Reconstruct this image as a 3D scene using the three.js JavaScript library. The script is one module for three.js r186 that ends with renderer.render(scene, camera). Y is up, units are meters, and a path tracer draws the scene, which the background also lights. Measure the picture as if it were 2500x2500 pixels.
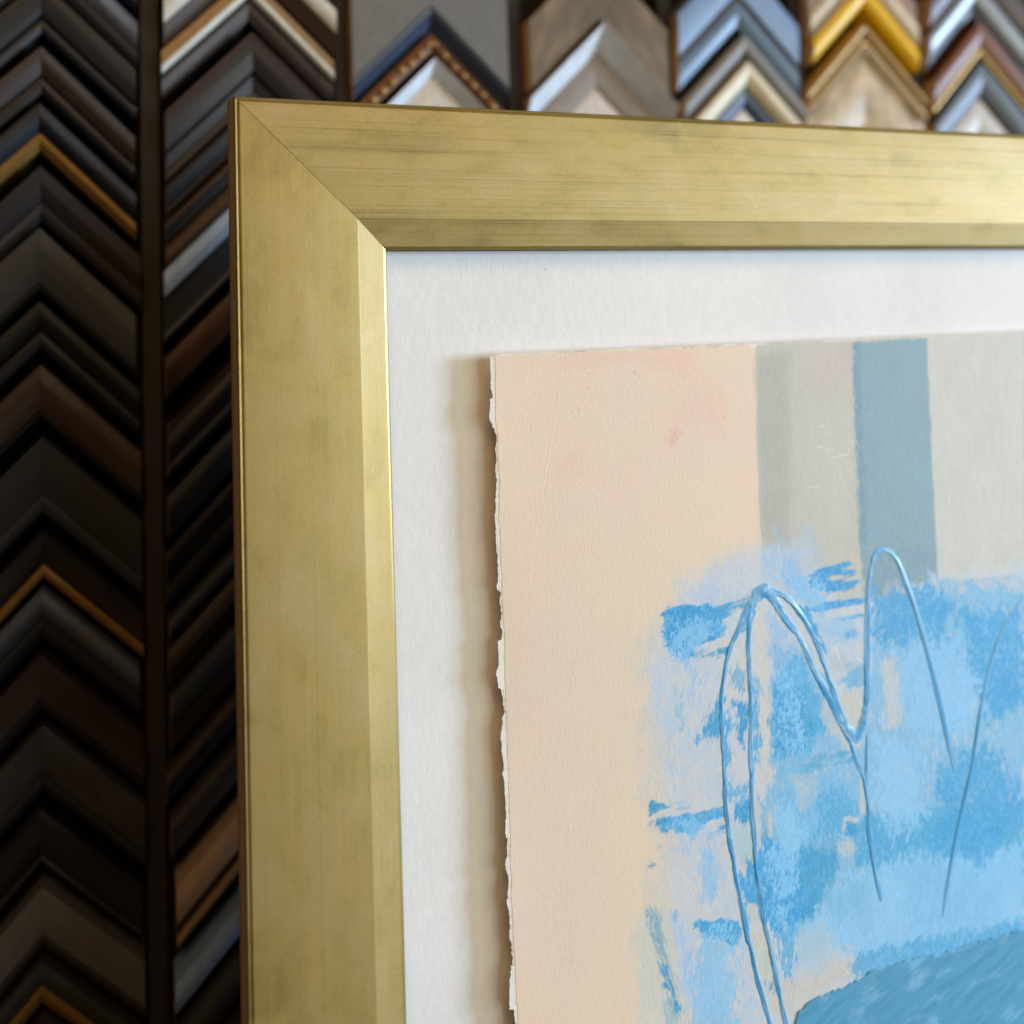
import * as THREE from 'three';
import { mergeGeometries, toCreasedNormals } from 'three/addons/utils/BufferGeometryUtils.js';
import { RectAreaLightUniformsLib } from 'three/addons/lights/RectAreaLightUniformsLib.js';

// ---------------------------------------------------------------- camera, lights, exposure
// The picture frame stands on a counter (y = 0). Lengths below are in millimetres measured from the
// outer corner of the frame's face, x to the right, y up, z towards the room; mm() turns them into metres.
const FRAME_W = 600, FRAME_H = 680, BASE_Y = 682.4;
const mm = (x, y, z) => new THREE.Vector3(x / 1000, (y + BASE_Y) / 1000, z / 1000);

const scene = new THREE.Scene();
scene.background = new THREE.Color(0x000000);
const FOCAL = 2494.57;                                       // for a picture 2500 units high
const camera = new THREE.PerspectiveCamera(2 * Math.atan(1250 / FOCAL) * 180 / Math.PI, 1, 0.05, 40);
camera.position.copy(mm(-46.04, -108.52, 460.47));
camera.quaternion.setFromRotationMatrix(new THREE.Matrix4().makeBasis(
  new THREE.Vector3(0.9345, -0.035725, 0.354166), new THREE.Vector3(0.007569, 0.99672, 0.080569), new THREE.Vector3(-0.355883, -0.072611, 0.931706)));
camera.setViewOffset(2500, 2500, -15.88, 609.15, 2500, 2500);
camera.focus = 0.49;
camera.userData.fStop = 3.3;
scene.add(camera);

const renderer = new THREE.WebGLRenderer({ antialias: true });
renderer.toneMapping = THREE.LinearToneMapping;
renderer.toneMappingExposure = 1.05;
renderer.shadowMap.enabled = true;
renderer.shadowMap.type = THREE.PCFSoftShadowMap;
RectAreaLightUniformsLib.init();

const M = (color, roughness = 0.7, metalness = 0, extra = {}) => new THREE.MeshStandardMaterial({ color, roughness, metalness, ...extra });
const rgb = (r, g, b) => new THREE.Color().setRGB(r / 255, g / 255, b / 255, THREE.SRGBColorSpace);
const taken = {};
function numbered(name) { const n = taken[name] = (taken[name] ?? -1) + 1; return n ? name + '_' + String(n).padStart(3, '0') : name; }
function put(o, parent) { o.castShadow = true; o.receiveShadow = true; parent.add(o); return o; }
function mesh(name, geometry, material, parent) { const m = new THREE.Mesh(geometry, material); m.name = name; return put(m, parent); }
function thing(name, label, category, group, kind) {
  const g = new THREE.Group(); g.name = numbered(name); g.userData = { label, category };
  if (group) g.userData.group = group;
  if (kind) g.userData.kind = kind;
  scene.add(g); return g;
}

// a lit opening or fill panel: frame, glowing pane, and an area light of the same size in front of the pane
function glowing(name, label, category, at, target, w, h, color, intensity, glow, frameColor, bars) {
  const g = thing(name, label, category, null, 'structure');
  g.position.copy(at); g.lookAt(target);
  const fm = M(frameColor, 0.6), t = 0.05;
  for (const s of [-1, 1]) {
    mesh('frame_bar', new THREE.BoxGeometry(w + 2 * t, t, 0.06).translate(0, s * (h / 2 + t / 2), -0.02), fm, g);
    mesh('frame_bar', new THREE.BoxGeometry(t, h, 0.06).translate(s * (w / 2 + t / 2), 0, -0.02), fm, g);
  }
  mesh('pane', new THREE.BoxGeometry(w, h, 0.01).translate(0, 0, -0.03), new THREE.MeshStandardMaterial({ color: 0x111111, emissive: color, emissiveIntensity: glow }), g);
  const l = new THREE.RectAreaLight(color, intensity, w, h);
  l.position.copy(at); l.lookAt(target); l.castShadow = true;
  scene.add(l);
  return g;
}
const aim = mm(220, -300, -5);
const from = (x, y, z, d) => aim.clone().add(new THREE.Vector3(x, y, z).normalize().multiplyScalar(d));
const lin = (r, g, b) => new THREE.Color(r, g, b);
glowing('window', 'narrow bright window far off to the right of the picture', 'window', from(0.927, 0.05, 0.375, 6), aim, 1.2, 1.3, lin(0.71, 0.94, 1.30), 65, 2, 0xd8d4cc);
glowing('window', 'wide bright window near the picture on its right', 'window', from(0.57, 0.06, 0.82, 2.6), aim, 2.1, 1.5, lin(0.98, 1.05, 0.92), 2.55, 0.8, 0xd8d4cc);
glowing('fill_panel', 'added warm fill panel above and in front of the picture', 'lamp', from(-0.22, 0.9, 0.8, 2.2), aim, 1.4, 1.0, lin(1.0, 0.62, 0.30), 3.3, 0.6, 0xe8e2d4);  // unseen panel added as warm fill for the shadows

// ---------------------------------------------------------------- noise and textures
function hash(i, j) { let h = Math.imul(i, 374761393) + Math.imul(j, 668265263) | 0; h = Math.imul(h ^ (h >>> 13), 1274126177); return ((h ^ (h >>> 16)) >>> 0) / 4294967296; }
function noise(x, y) {
  const i = Math.floor(x), j = Math.floor(y), a = x - i, b = y - j, u = a * a * (3 - 2 * a), v = b * b * (3 - 2 * b);
  const p = hash(i, j), q = hash(i + 1, j), r = hash(i, j + 1), s = hash(i + 1, j + 1);
  return p + (q - p) * u + (r - p) * v + (p - q - r + s) * u * v;
}
const fbm = (x, y) => 0.6 * noise(x, y) + 0.4 * noise(x * 2.13 + 7.7, y * 2.13 + 3.1);
const fbm4 = (x, y) => 0.5 * noise(x, y) + 0.27 * noise(x * 2.1 + 5, y * 2.1) + 0.15 * noise(x * 4.3, y * 4.3 + 9) + 0.08 * noise(x * 8.9 + 2, y * 8.9);
const step = (a, b, x) => { const t = Math.min(1, Math.max(0, (x - a) / (b - a))); return t * t * (3 - 2 * t); };
let seed = 12345;
const rnd = () => { seed = (Math.imul(seed, 1664525) + 1013904223) >>> 0; return seed / 4294967296; };
const toLin = c => { c /= 255; return c <= 0.04045 ? c / 12.92 : Math.pow((c + 0.055) / 1.055, 2.4); };
const toS = c => { c = Math.min(1, Math.max(0, c)); return 255 * (c <= 0.0031308 ? c * 12.92 : 1.055 * Math.pow(c, 1 / 2.4) - 0.055); };
function texture(w, h, data, srgb, repeat) {
  const t = new THREE.DataTexture(data, w, h, THREE.RGBAFormat);
  t.magFilter = THREE.LinearFilter; t.minFilter = THREE.LinearMipmapLinearFilter; t.generateMipmaps = true;
  t.wrapS = t.wrapT = repeat ? THREE.RepeatWrapping : THREE.ClampToEdgeWrapping;
  if (srgb) t.colorSpace = THREE.SRGBColorSpace;
  t.needsUpdate = true; return t;
}
function grey(w, h, f, repeat = true) {
  const d = new Uint8Array(w * h * 4);
  for (let j = 0; j < h; j++) for (let i = 0; i < w; i++) { const v = Math.min(255, Math.max(0, 255 * f(i / w, j / h))), k = 4 * (j * w + i); d[k] = d[k + 1] = d[k + 2] = v; d[k + 3] = 255; }
  return texture(w, h, d, false, repeat);
}

// gold leaf: colour and relief along a rail, u = 0..1 over 0.7 m, v = 0..1 over 0.1 m across
function goldTexture(sd, streaks, scratch, depth) {
  const w = 2048, h = 512, c = new Uint8Array(w * h * 4), b = new Uint8Array(w * h * 4);
  const lines = [];
  let s0 = seed; seed = sd;
  for (let k = 0; k < streaks; k++) lines.push({ v: rnd() * h, a: rnd() * w, l: (0.08 + 0.5 * rnd() * rnd()) * w, d: depth * (0.12 + 0.5 * rnd() * rnd()), t: 0.5 + 0.6 * rnd(), s: (rnd() - 0.5) * 0.004 });
  for (let k = 0; k < scratch; k++) lines.push({ v: rnd() * h, a: rnd() * w, l: (0.02 + 0.12 * rnd()) * w, d: -0.12 - 0.15 * rnd(), t: 0.3 + 0.4 * rnd(), s: (rnd() - 0.5) * 0.02 });
  const L = new Float32Array(w * h);
  for (const q of lines) for (let i = 0; i < q.l; i++) {
    const x = Math.floor(q.a + i) % w, y = q.v + q.s * i + 1.1 * (noise(i / 60, q.v) - 0.5), f = Math.sin(Math.PI * i / q.l) ** 0.5 * (0.55 + 0.45 * noise(i / 17, q.v * 3));
    for (let j = Math.floor(y) - 1; j <= Math.floor(y) + 2; j++) if (j >= 0 && j < h) L[j * w + x] += q.d * f * Math.exp(-(((j - y) / q.t) ** 2));
  }
  for (let k = 0; k < 420; k++) { const x = Math.floor(rnd() * w), y = Math.floor(rnd() * h), r = 0.7 + 1.3 * rnd() * rnd(), d = 0.5 * rnd() * rnd(); for (let j = -3; j <= 3; j++) for (let i = -4; i <= 4; i++) if (y + j >= 0 && y + j < h) L[(y + j) * w + (x + i + w) % w] += d * Math.exp(-(i * i * 0.4 + j * j) / r); }
  seed = s0;
  for (let j = 0; j < h; j++) for (let i = 0; i < w; i++) {
    const X = i / w * 700, Y = j / h * 100 + sd % 97;                     // mm
    const band = noise(X / 60 + 3, Y * 2.4) * 0.5 + noise(X / 140, Y * 5.5 + 9) * 0.5 - 0.5;
    const wx = 14 * (noise(X / 12, Y / 12) - 0.5), patch = fbm4((X + wx) / 22 + 11, Y / 13 + 4) - 0.5, big = fbm(X / 90 + 2, Y / 45) - 0.5;
    const grain = noise(X * 2.6, Y * 3.3) * 0.5 + noise(X * 1.1, Y * 1.3 + 40) * 0.5 - 0.5;
    const tarn = step(-0.12, 0.34, patch + 0.5 * big + 0.12 * grain), k = 4 * (j * w + i);
    let m = 1 + 0.11 * band + 0.68 * patch + 0.34 * big + 0.22 * grain - L[j * w + i];
    let r = 0.432 * m, g = 0.312 * m, bl = 0.090 * m;
    r *= 1 - 0.13 * tarn; g *= 1 - 0.13 * tarn; bl *= 1 + 0.16 * tarn;    // tarnish: duller and greyer
    const warm = noise(X / 18 + 50, Y / 9) - 0.5; r *= 1 + 0.05 * warm; bl *= 1 - 0.12 * warm;
    c[k] = toS(r); c[k + 1] = toS(g); c[k + 2] = toS(bl); c[k + 3] = 255;
    b[k] = b[k + 1] = b[k + 2] = 128 + 90 * (0.5 * grain + 0.35 * band - 1.2 * L[j * w + i]); b[k + 3] = 255;
  }
  return { map: texture(w, h, c, true, true), bumpMap: texture(w, h, b, false, true) };
}
const STROKES = [
  [[95.8,31.4,108.3,21.6,125.6,19.3,128.5,33.3,126.5,45.9,107.3,40.4,94.8,49.0,92.7,43.7],[230,186,172],0.36,6,5,60,4,4,0.35,1.2,1.0,0],
  [[92.1,46.7,96.5,39.8,101.8,44.3,94.8,50.0],[226,156,146],0.3,1.8,2,60,2,2,0.4,1,0.8,0],
  [[29.0,53.2,40.2,44.1,45.5,50.5,41.8,58.2,30.8,61.3],[230,188,174],0.34,6,5,90,4,4,0.3,1.2,1,0],
  [[35.4,2.2,111.9,0.6,111.4,9.1,87.4,10.1,64.4,6.1,37.4,8.9],[231,186,172],0.45,3,4,0,5,4,0.3,1.5,1,0],
  [[92.3,6.2,111.6,4.9,115.8,17.8,96.3,21.0],[232,190,176],0.4,5,5,0,5,4,0.3,1.5,1,0],
  [[59.7,8.9,78.2,5.6,86.8,22.6,76.6,38.5,58.6,33.3],[222,206,190],0.5,8,8,90,9,9,0,8,0.7,0],
  [[1.0,6.3,26.5,7.4,15.4,123.7,7.1,122.7,3.1,64.8],[230,210,182],0.2,10,10,90,20,10,0,8,0.7,0],
  [[15.4,123.7,82.7,102.1,90.4,133.3,68.2,208.9,29.4,295.0,9.6,272.0],[221,206,188],0.3,14,14,90,20,14,0,8,0.7,0],
  [[147.9,4.6,146.4,-0.2,336.7,-3.2,321.0,162.7,213.5,149.0,145.0,136.1,145.3,66.4],[190,190,179],0.95,0.35,0.5,90,8,2,0.04,8,1,0],
  [[148.0,6.3,168.6,5.0,166.3,78.9,163.2,106.4,145.8,106.7],[174,176,166],0.75,4,3,90,30,4,0.1,10,1.2,0],
  [[177.9,3.1,210.7,0.9,208.7,20.0,186.9,27.9,174.6,14.0],[203,186,180],0.5,7,7,90,8,8,0,8,0.7,0],
  [[180.4,45.1,208.0,37.9,204.5,104.2,179.5,97.3],[198,199,188],0.5,9,7,90,14,10,0,8,0.7,0],
  [[145.1,134.0,321.5,158.1,299.8,387.9,146.2,347.6,144.0,222.7],[196,198,190],0.7,1,1,90,10,3,0.15,8,1.2,0],
  [[211.7,2.1,336.7,-3.2,321.0,162.7,209.3,161.5,208.6,104.6],[128,160,174],0.95,0.5,0.6,90,12,2,0.05,10,1,0],
  [[213.9,2.2,336.7,-3.2,324.8,123.3,212.3,113.8],[142,172,182],0.6,4,3,90,25,4,0,8,0.7,0],
  [[211.7,1.6,215.6,1.8,211.6,109.3,208.3,108.9],[112,148,166],0.5,1.2,0.8,90,20,2,0,8,0.7,0],
  [[263.1,-10.1,337.4,-10.5,323.2,139.6,259.8,136.9],[206,204,192],0.9,0.6,0.8,90,10,2,0.05,8,1,0],
  [[70.9,154.6,80.9,136.1,95.8,119.8,120.4,108.2,142.5,103.2,145.5,104.6,145.5,136.1,144.3,222.7,146.2,347.6,71.1,328.0,64.4,284.8,74.2,268.0,73.9,229.4,71.4,190.0],[205,203,197],0.9,9,9,90,14,9,0,8,0.7,0],
  [[145.1,134.0,321.5,158.1,299.8,387.9,146.2,347.6,144.0,222.7],[198,200,194],0.75,0.6,0.8,90,10,3,0.12,8,1.2,0],
  [[81.7,148.2,90.5,131.3,102.9,119.6,122.7,110.9,142.8,107.5,155.6,105.6,170.8,109.4,180.4,123.3,192.7,137.7,208.6,141.8,263.1,132.7,329.9,135.6,305.7,389.4,91.1,333.2,86.3,305.3,83.9,289.4,83.6,260.4,85.8,241.5,84.5,221.7,82.6,201.8,79.2,187.4,75.9,171.1,76.5,159.4],[205,207,210],0.6,3,6,90,7,4,0.42,2.2,0.9,0],
  [[81.7,148.2,90.5,131.3,102.9,119.6,122.7,110.9,142.8,107.5,155.6,105.6,170.8,109.4,180.4,123.3,192.7,137.7,208.6,141.8,263.1,132.7,329.9,135.6,305.7,389.4,91.1,333.2,86.3,305.3,83.9,289.4,83.6,260.4,85.8,241.5,84.5,221.7,82.6,201.8,79.2,187.4,75.9,171.1,76.5,159.4],[188,204,220],0.5,4,9,90,6,4,0.55,2.6,1.5,0],
  [[81.7,148.2,90.5,131.3,102.9,119.6,122.7,110.9,142.8,107.5,155.6,105.6,170.8,109.4,180.4,123.3,192.7,137.7,208.6,141.8,263.1,132.7,329.9,135.6,305.7,389.4,91.1,333.2,86.3,305.3,83.9,289.4,83.6,260.4,85.8,241.5,84.5,221.7,82.6,201.8,79.2,187.4,75.9,171.1,76.5,159.4],[168,197,224],0.45,5.0,13.4,90,5,6,0.66,4,2.6,0],
  [[92.9,129.6,105.5,114.8,127.8,106.9,142.8,106.4,141.8,123.1,119.3,126.7,104.5,133.1],[200,205,216],0.5,4,6,90,6,5,0.3,1.6,1,0],
  [[102.7,122.6,116.0,121.1,115.4,132.4,99.9,130.4],[174,198,226],0.75,2.5,4,90,5,3,0.35,1.6,0.9,0],
  [[146.2,108.9,155.8,102.5,179.2,101.6,185.2,110.9,180.4,123.3,175.6,135.6,164.1,132.1,158.4,120.8,147.4,121.7],[164,192,220],0.5,6.25,10.6,90,5,3,0.46,2.6,0.9,0],
  [[146.1,109.9,155.1,113.0,155.7,122.6,149.6,119.8],[150,194,228],0.8,1.875,4.999999999999999,90,4,2,0.35,2,0.8,0],
  [[157.3,110.1,164.2,111.2,166.1,121.7,169.4,130.6,166.7,132.4,158.6,118.7],[142,192,230],0.85,1.875,4.999999999999999,80,4,2,0.3,2,0.8,0],
  [[159.1,123.0,169.9,123.2,175.9,131.4,182.3,134.3,180.2,144.7,168.7,141.1,160.3,131.6],[140,194,234],0.85,2.0,4.999999999999999,80,4,2,0.25,2,0.9,0],
  [[150.0,153.4,167.3,162.1,176.6,178.2,182.9,200.3,194.8,219.2,203.4,212.2,213.9,144.6,262.5,139.4,328.6,149.6,308.5,359.5,195.3,321.6,177.9,309.3,157.6,306.6,143.1,299.2,140.5,262.6,144.5,222.8],[120,184,222],0.85,5.0,7.8,88,5,4,0.36,5,1.3,0],
  [[137.9,137.3,145.5,136.1,145.9,161.2,145.8,194.3,144.5,222.8,135.5,225.2,136.3,180.4],[204,203,198],0.85,1.0,1.6,90,6,2,0.12,3,1,0],
  [[123.8,154.0,133.1,151.1,132.5,177.8,125.8,182.9,120.0,177.9,120.0,165.7],[202,202,198],0.7,1.5,2.5,90,6,2,0.25,3,1,0],
  [[103.8,146.2,121.8,147.6,119.5,157.5,103.2,157.2],[205,203,197],0.7,2,2.5,15,6,2,0.1,8,0.7,0],
  [[189.2,186.5,203.9,186.6,202.9,203.6,195.8,205.6,191.1,197.4],[198,200,194],0.9,1.2,2,70,5,2,0.15,3,1,0],
  [[176.3,182.4,186.1,192.4,194.0,212.7,189.7,216.2,180.0,204.1,176.9,193.0],[196,199,194],0.6,2,3,60,5,3,0.25,2,1,0],
  [[149.1,322.6,177.1,319.3,195.3,321.6,192.1,329.0,155.8,334.2,149.2,338.5,140.7,336.4,140.7,318.5],[201,198,190],0.85,2.5,4,60,6,4,0.15,4,1.2,0],
  [[85.1,131.0,90.6,129.7,102.3,129.9,114.2,132.2,125.2,131.5,121.3,135.6,124.8,137.7,119.1,139.4,120.1,146.3,113.2,148.9,103.6,150.2,101.0,154.9,89.3,154.2,86.4,146.8,84.1,141.5,86.0,136.7],[58,158,212],1,0.45,3.02,14,9,0.75,0.2,10,0.55,0.6],
  [[89.9,141.3,104.3,137.1,119.7,141.1,120.1,146.3,108.4,148.8,101.0,153.9,91.6,153.6,87.8,147.0],[140,199,238],0.85,1.875,4.999999999999999,80,3,1.4,0.42,2,0.8,0],
  [[87.7,130.3,95.3,128.9,101.0,128.5,100.9,130.2,92.8,131.2,87.1,132.5],[58,158,212],0.95,0.35,1.6600000000000001,14,8,0.75,0.2,8,0.55,0.5],
  [[115.1,132.9,123.9,131.4,133.9,129.7,139.5,128.5,139.4,129.7,128.8,132.0,118.9,134.4],[96,164,202],0.9,0.35,1.83,16,10,0.75,0.42,14,0.55,0.3],
  [[112.8,134.5,128.8,133.0,137.5,132.6,137.4,133.9,126.2,135.0,113.9,136.3],[84,162,204],0.9,0.35,1.6600000000000001,15,10,0.75,0.45,14,0.55,0.3],
  [[109.1,136.7,123.7,135.5,132.4,134.1,131.6,135.2,121.2,137.2,111.4,138.8],[84,162,204],0.9,0.35,1.6600000000000001,15,10,0.75,0.4,14,0.55,0.3],
  [[111.2,142.1,120.4,141.2,120.8,143.3,112.3,144.6],[84,168,212],0.9,0.35,1.6600000000000001,13,8,0.75,0.3,10,0.55,0.3],
  [[101.0,154.5,117.8,153.6,122.2,153.3,122.5,156.7,112.8,156.9,102.7,156.7],[92,164,200],0.9,0.35,1.83,12,10,0.75,0.36,12,0.55,0.3],
  [[115.8,153.9,122.1,153.8,121.4,157.3,116.4,156.4],[74,160,206],1,0.45,2.0,10,5,1,0.2,8,0.7,0],
  [[89.4,151.2,101.1,151.9,100.5,162.9,94.8,159.0,90.4,155.4],[140,196,234],0.85,1.875,4.999999999999999,80,5,2,0.3,2.4,0.9,0],
  [[80.0,153.9,89.4,152.2,91.1,163.5,81.6,168.0,77.7,163.5],[192,203,222],0.6,3,5,90,6,3,0.35,2,1,0],
  [[174.1,123.2,180.6,120.3,191.2,120.2,199.9,119.2,201.9,121.4,195.3,123.3,203.3,125.0,202.6,127.1,188.2,125.3,185.4,126.9,203.6,128.6,205.6,130.5,202.7,132.8,195.6,134.1,184.9,133.7,175.9,130.5,173.6,126.8],[58,158,212],0.97,0.36000000000000004,2.34,8,9,0.75,0.2,10,0.6,0.5],
  [[173.7,125.1,183.4,125.4,184.5,132.4,179.6,135.0,171.9,132.0],[140,199,238],0.85,1.5,4.16,80,3,1.4,0.35,2,0.8,0],
  [[173.9,140.5,182.0,138.5,200.6,139.1,209.3,140.1,209.1,141.9,195.0,142.7,181.6,143.2,175.1,142.4],[76,164,216],0.97,0.4,1.2,7,10,0.6,0.08,10,0.6,0.5],
  [[171.4,138.9,183.1,137.8,182.1,144.1,173.3,143.0],[140,199,238],0.75,1.08,4.04,20,4,1.5,0.3,2.4,0.8,0],
  [[189.3,147.6,207.6,147.6,208.0,149.4,194.5,149.6],[80,164,210],0.95,0.35,1.6600000000000001,8,10,0.75,0.2,10,0.55,0.4],
  [[176.0,148.5,189.2,148.5,202.0,150.1,201.8,159.6,188.4,159.7,178.1,156.2],[150,196,230],0.8,1.35,5.3999999999999995,8,6,1.6,0.36,4,0.8,0],
  [[194.1,155.1,202.7,155.2,201.3,159.5,195.4,159.2],[104,174,220],0.85,0.45,2.34,6,8,0.75,0.25,6,0.6,0],
  [[166.3,138.7,172.4,139.9,174.7,148.3,178.1,148.7,178.0,157.2,184.9,164.6,181.2,165.3,177.2,161.4,174.1,156.7,171.2,149.9],[72,164,214],0.97,0.75,2.48,120,5,1.4,0.22,8,0.8,0.4],
  [[197.9,177.1,206.9,172.4,205.9,185.8,194.6,185.6,189.5,181.9,192.4,178.4],[112,176,216],0.9,0.9,3.6999999999999997,10,8,1.4,0.2,6,0.8,0],
  [[192.9,171.7,206.9,172.4,206.4,178.4,196.5,176.9],[140,184,210],0.7,1.35,4.55,10,8,1.4,0.3,5,0.8,0],
  [[182.7,166.4,193.2,167.9,197.9,177.1,187.3,175.6],[176,192,200],0.6,2,3,10,6,2,0.3,4,1,0],
  [[148.2,157.4,167.2,164.2,174.0,177.8,178.8,184.9,175.4,194.9,177.5,203.6,168.9,214.7,156.1,214.6,145.2,212.7,146.9,186.2],[104,178,218],0.95,2.5,4,90,7,4,0.12,4,1.4,0],
  [[148.3,180.2,166.0,180.8,167.8,193.7,172.4,200.7,164.0,211.8,148.9,209.2,145.8,194.3],[72,162,210],0.92,2.5,5,80,6,3,0.2,3,1.2,0],
  [[149.2,165.8,164.0,172.2,166.8,189.3,164.9,197.4,167.9,210.4,153.6,214.1,147.3,202.8],[150,206,242],0.8,1.25,4.999999999999999,70,2.6,1.4,0.58,2,0.8,0],
  [[147.0,144.7,162.6,155.1,167.2,164.2,148.9,169.9,145.9,161.2],[170,194,222],0.65,3,5,90,6,3,0.4,2.4,1,0],
  [[147.2,140.5,154.4,143.5,157.5,154.4,147.8,155.2],[140,188,228],0.7,1.875,4.999999999999999,80,4,2,0.4,2,0.8,0],
  [[170.0,217.0,181.8,217.0,195.1,215.0,194.7,220.3,181.5,221.1,171.0,222.4,163.3,222.0],[96,172,208],0.85,1.35,5.3999999999999995,20,7,2,0.22,5,1,0],
  [[145.1,214.7,163.7,215.9,167.1,222.7,158.0,225.2,145.5,223.0],[120,184,220],0.75,2.5,6.3999999999999995,80,5,2.5,0.4,2.6,1,0],
  [[107.5,186.1,112.7,179.8,117.3,178.5,116.7,196.6,111.7,195.8,105.8,195.8,102.2,196.2,104.0,193.5],[80,166,212],0.97,1.25,3.88,75,5,1.6,0.22,6,0.9,0.3],
  [[117.2,188.0,122.9,190.2,120.8,193.9,117.1,197.7],[76,164,212],1,1.0,2.76,80,4,1.4,0.22,8,0.7,0],
  [[123.0,180.8,125.9,181.7,131.1,183.7,131.0,193.9,127.7,199.5,128.1,204.6,125.3,199.1,125.3,191.0,123.7,184.6],[62,158,208],0.97,0.8,2.16,80,6,1.4,0.08,6,0.9,0.3],
  [[121.4,165.9,128.3,165.3,130.8,172.4,132.0,177.7,127.6,177.1,124.0,172.4],[100,170,204],0.8,1.25,4.16,70,4,1.4,0.36,3,0.8,0],
  [[135.2,173.1,138.7,172.6,138.5,184.9,137.5,192.9,139.9,201.5,137.1,207.2,136.2,213.1,132.6,216.6],[92,172,214],0.95,1.0,3.3200000000000003,88,5,1.4,0.22,6,0.9,0],
  [[116.7,197.6,119.2,204.1,120.8,208.8,119.2,212.2,116.3,211.7],[82,166,212],0.95,0.875,2.76,80,5,1.4,0.22,8,0.7,0],
  [[90.7,171.4,94.7,174.0,95.2,182.1,95.5,190.1,90.9,189.3,90.8,177.4],[142,190,216],0.8,1.875,4.999999999999999,85,5,2,0.25,3,1,0],
  [[100.4,165.9,107.9,166.0,105.8,173.7,101.1,173.0],[166,194,228],0.8,2.5,5.699999999999999,85,5,2,0.25,2.6,1,0],
  [[80.9,180.8,87.8,180.9,89.8,187.2,83.9,189.2],[176,200,226],0.7,2,3.5,85,5,2,0.3,2.6,1,0],
  [[78.4,163.6,82.3,164.2,82.1,180.0,78.8,177.5],[184,200,226],0.65,2,3.5,85,5,2,0.35,2.6,1,0],
  [[73.4,221.6,74.8,219.9,76.5,221.8,81.0,223.4,85.5,225.8,78.6,226.0,73.1,228.1,72.6,224.3],[84,162,198],1,0.4,0.84,10,5,0.8,0.08,6,0.7,0.4],
  [[85.6,224.3,94.7,226.6,92.3,228.1,85.4,226.6],[150,190,214],0.8,0.7200000000000001,2.8499999999999996,5,6,1,0.25,6,0.7,0],
  [[77.5,230.1,85.2,230.4,96.8,231.1,108.6,230.6,114.7,231.0,114.9,236.2,107.0,236.3,101.5,238.7,96.1,243.2,92.1,240.0,86.1,236.5,81.6,234.0,82.2,236.5,79.5,235.9,77.3,232.8],[88,170,216],0.97,0.6,1.7999999999999998,12,7,1,0.08,7,0.7,0.4],
  [[85.2,231.6,99.0,233.5,103.5,237.1,97.3,242.6,90.6,238.5],[140,200,242],0.85,1.25,4.16,80,4,1.4,0.34,2.4,0.8,0],
  [[76.1,231.4,79.5,230.1,83.3,231.6,81.8,234.1,82.2,236.5,79.4,236.3],[70,156,202],0.9,0.6,1.2,60,4,1,0.1,8,0.7,0],
  [[112.0,240.8,115.6,239.9,115.9,243.2,112.1,242.8],[70,160,208],1,0.5,1.2,10,4,1,0.08,8,0.7,0],
  [[103.2,242.6,111.7,241.5,111.6,243.5,104.5,244.4],[140,192,228],0.8,0.54,2.34,20,6,0.8,0.2,8,0.7,0],
  [[76.4,241.9,79.6,241.2,79.5,244.5,76.8,243.9],[176,188,186],0.6,0.8,1.4,20,3,1,0.3,8,0.7,0],
  [[74.3,247.3,84.3,247.8,84.2,250.1,75.1,249.8],[200,202,192],0.7,0.8,1.6,10,6,1,0.2,8,0.7,0],
  [[72.4,250.3,74.4,250.4,74.3,252.3,72.7,252.3],[132,158,170],0.9,0.4,0.5,0,2,1,0,8,0.7,0],
  [[72.5,230.3,75.2,230.8,74.7,231.9,72.4,231.3],[150,172,178],0.8,0.4,0.5,0,3,1,0.1,8,0.7,0],
  [[100.4,250.3,108.6,250.0,109.6,262.1,107.2,275.3,99.8,269.7],[146,196,234],0.8,2.0,4.999999999999999,85,5,2,0.25,4,1,0],
  [[88.9,247.0,93.8,243.1,95.5,253.2,90.9,254.2],[172,200,226],0.7,2,3,85,6,2,0.3,3,1,0],
  [[84.3,247.0,98.1,249.8,96.6,276.8,84.1,274.0],[208,206,206],0.55,3,5,88,8,3,0.3,2.6,1,0],
  [[93.5,282.7,97.7,282.1,104.3,284.4,110.2,283.8,117.2,286.6,120.8,289.7,123.4,295.4,120.0,299.0,116.4,300.1,111.9,295.9,105.0,292.4,100.4,291.3,97.0,286.6],[78,168,216],0.97,0.7,1.92,25,6,1.2,0.1,6,0.8,0.4],
  [[105.4,285.6,116.0,287.1,116.6,297.0,106.2,291.7],[140,204,242],0.85,1.0,3.5999999999999996,60,3,1.4,0.4,2.4,0.8,0],
  [[100.4,291.3,116.5,298.9,118.6,303.4,115.7,312.4,117.1,328.4,116.4,339.8,91.1,333.2,91.9,320.0,89.0,309.8,92.9,301.1],[144,198,234],0.9,3.125,9.2,88,5,2.5,0.3,5,0.9,0],
  [[82.4,283.3,86.6,290.0,86.7,309.2,91.8,321.9,91.2,291.1,85.0,278.1],[160,198,234],0.75,2.0,4.3,75,5,1.6,0.25,5,0.8,0],
  [[82.4,274.4,85.1,275.4,84.1,277.9,82.8,277.2],[132,180,216],0.9,0.75,1.92,70,4,1.4,0.22,8,0.7,0],
  [[61.8,271.0,73.9,272.7,82.1,289.0,89.4,323.2,91.1,333.2,62.4,325.7,62.6,303.2],[206,208,196],0.7,4,5,82,14,3,0.25,10,1.2,0],
  [[69.1,271.4,76.6,273.5,78.9,286.3,81.5,300.3,85.4,322.2,82.2,330.9,78.7,311.0,74.7,292.9,71.3,280.7],[150,184,194],0.85,0.8,1.5,107,18,0.7,0.35,20,0.6,0],
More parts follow.
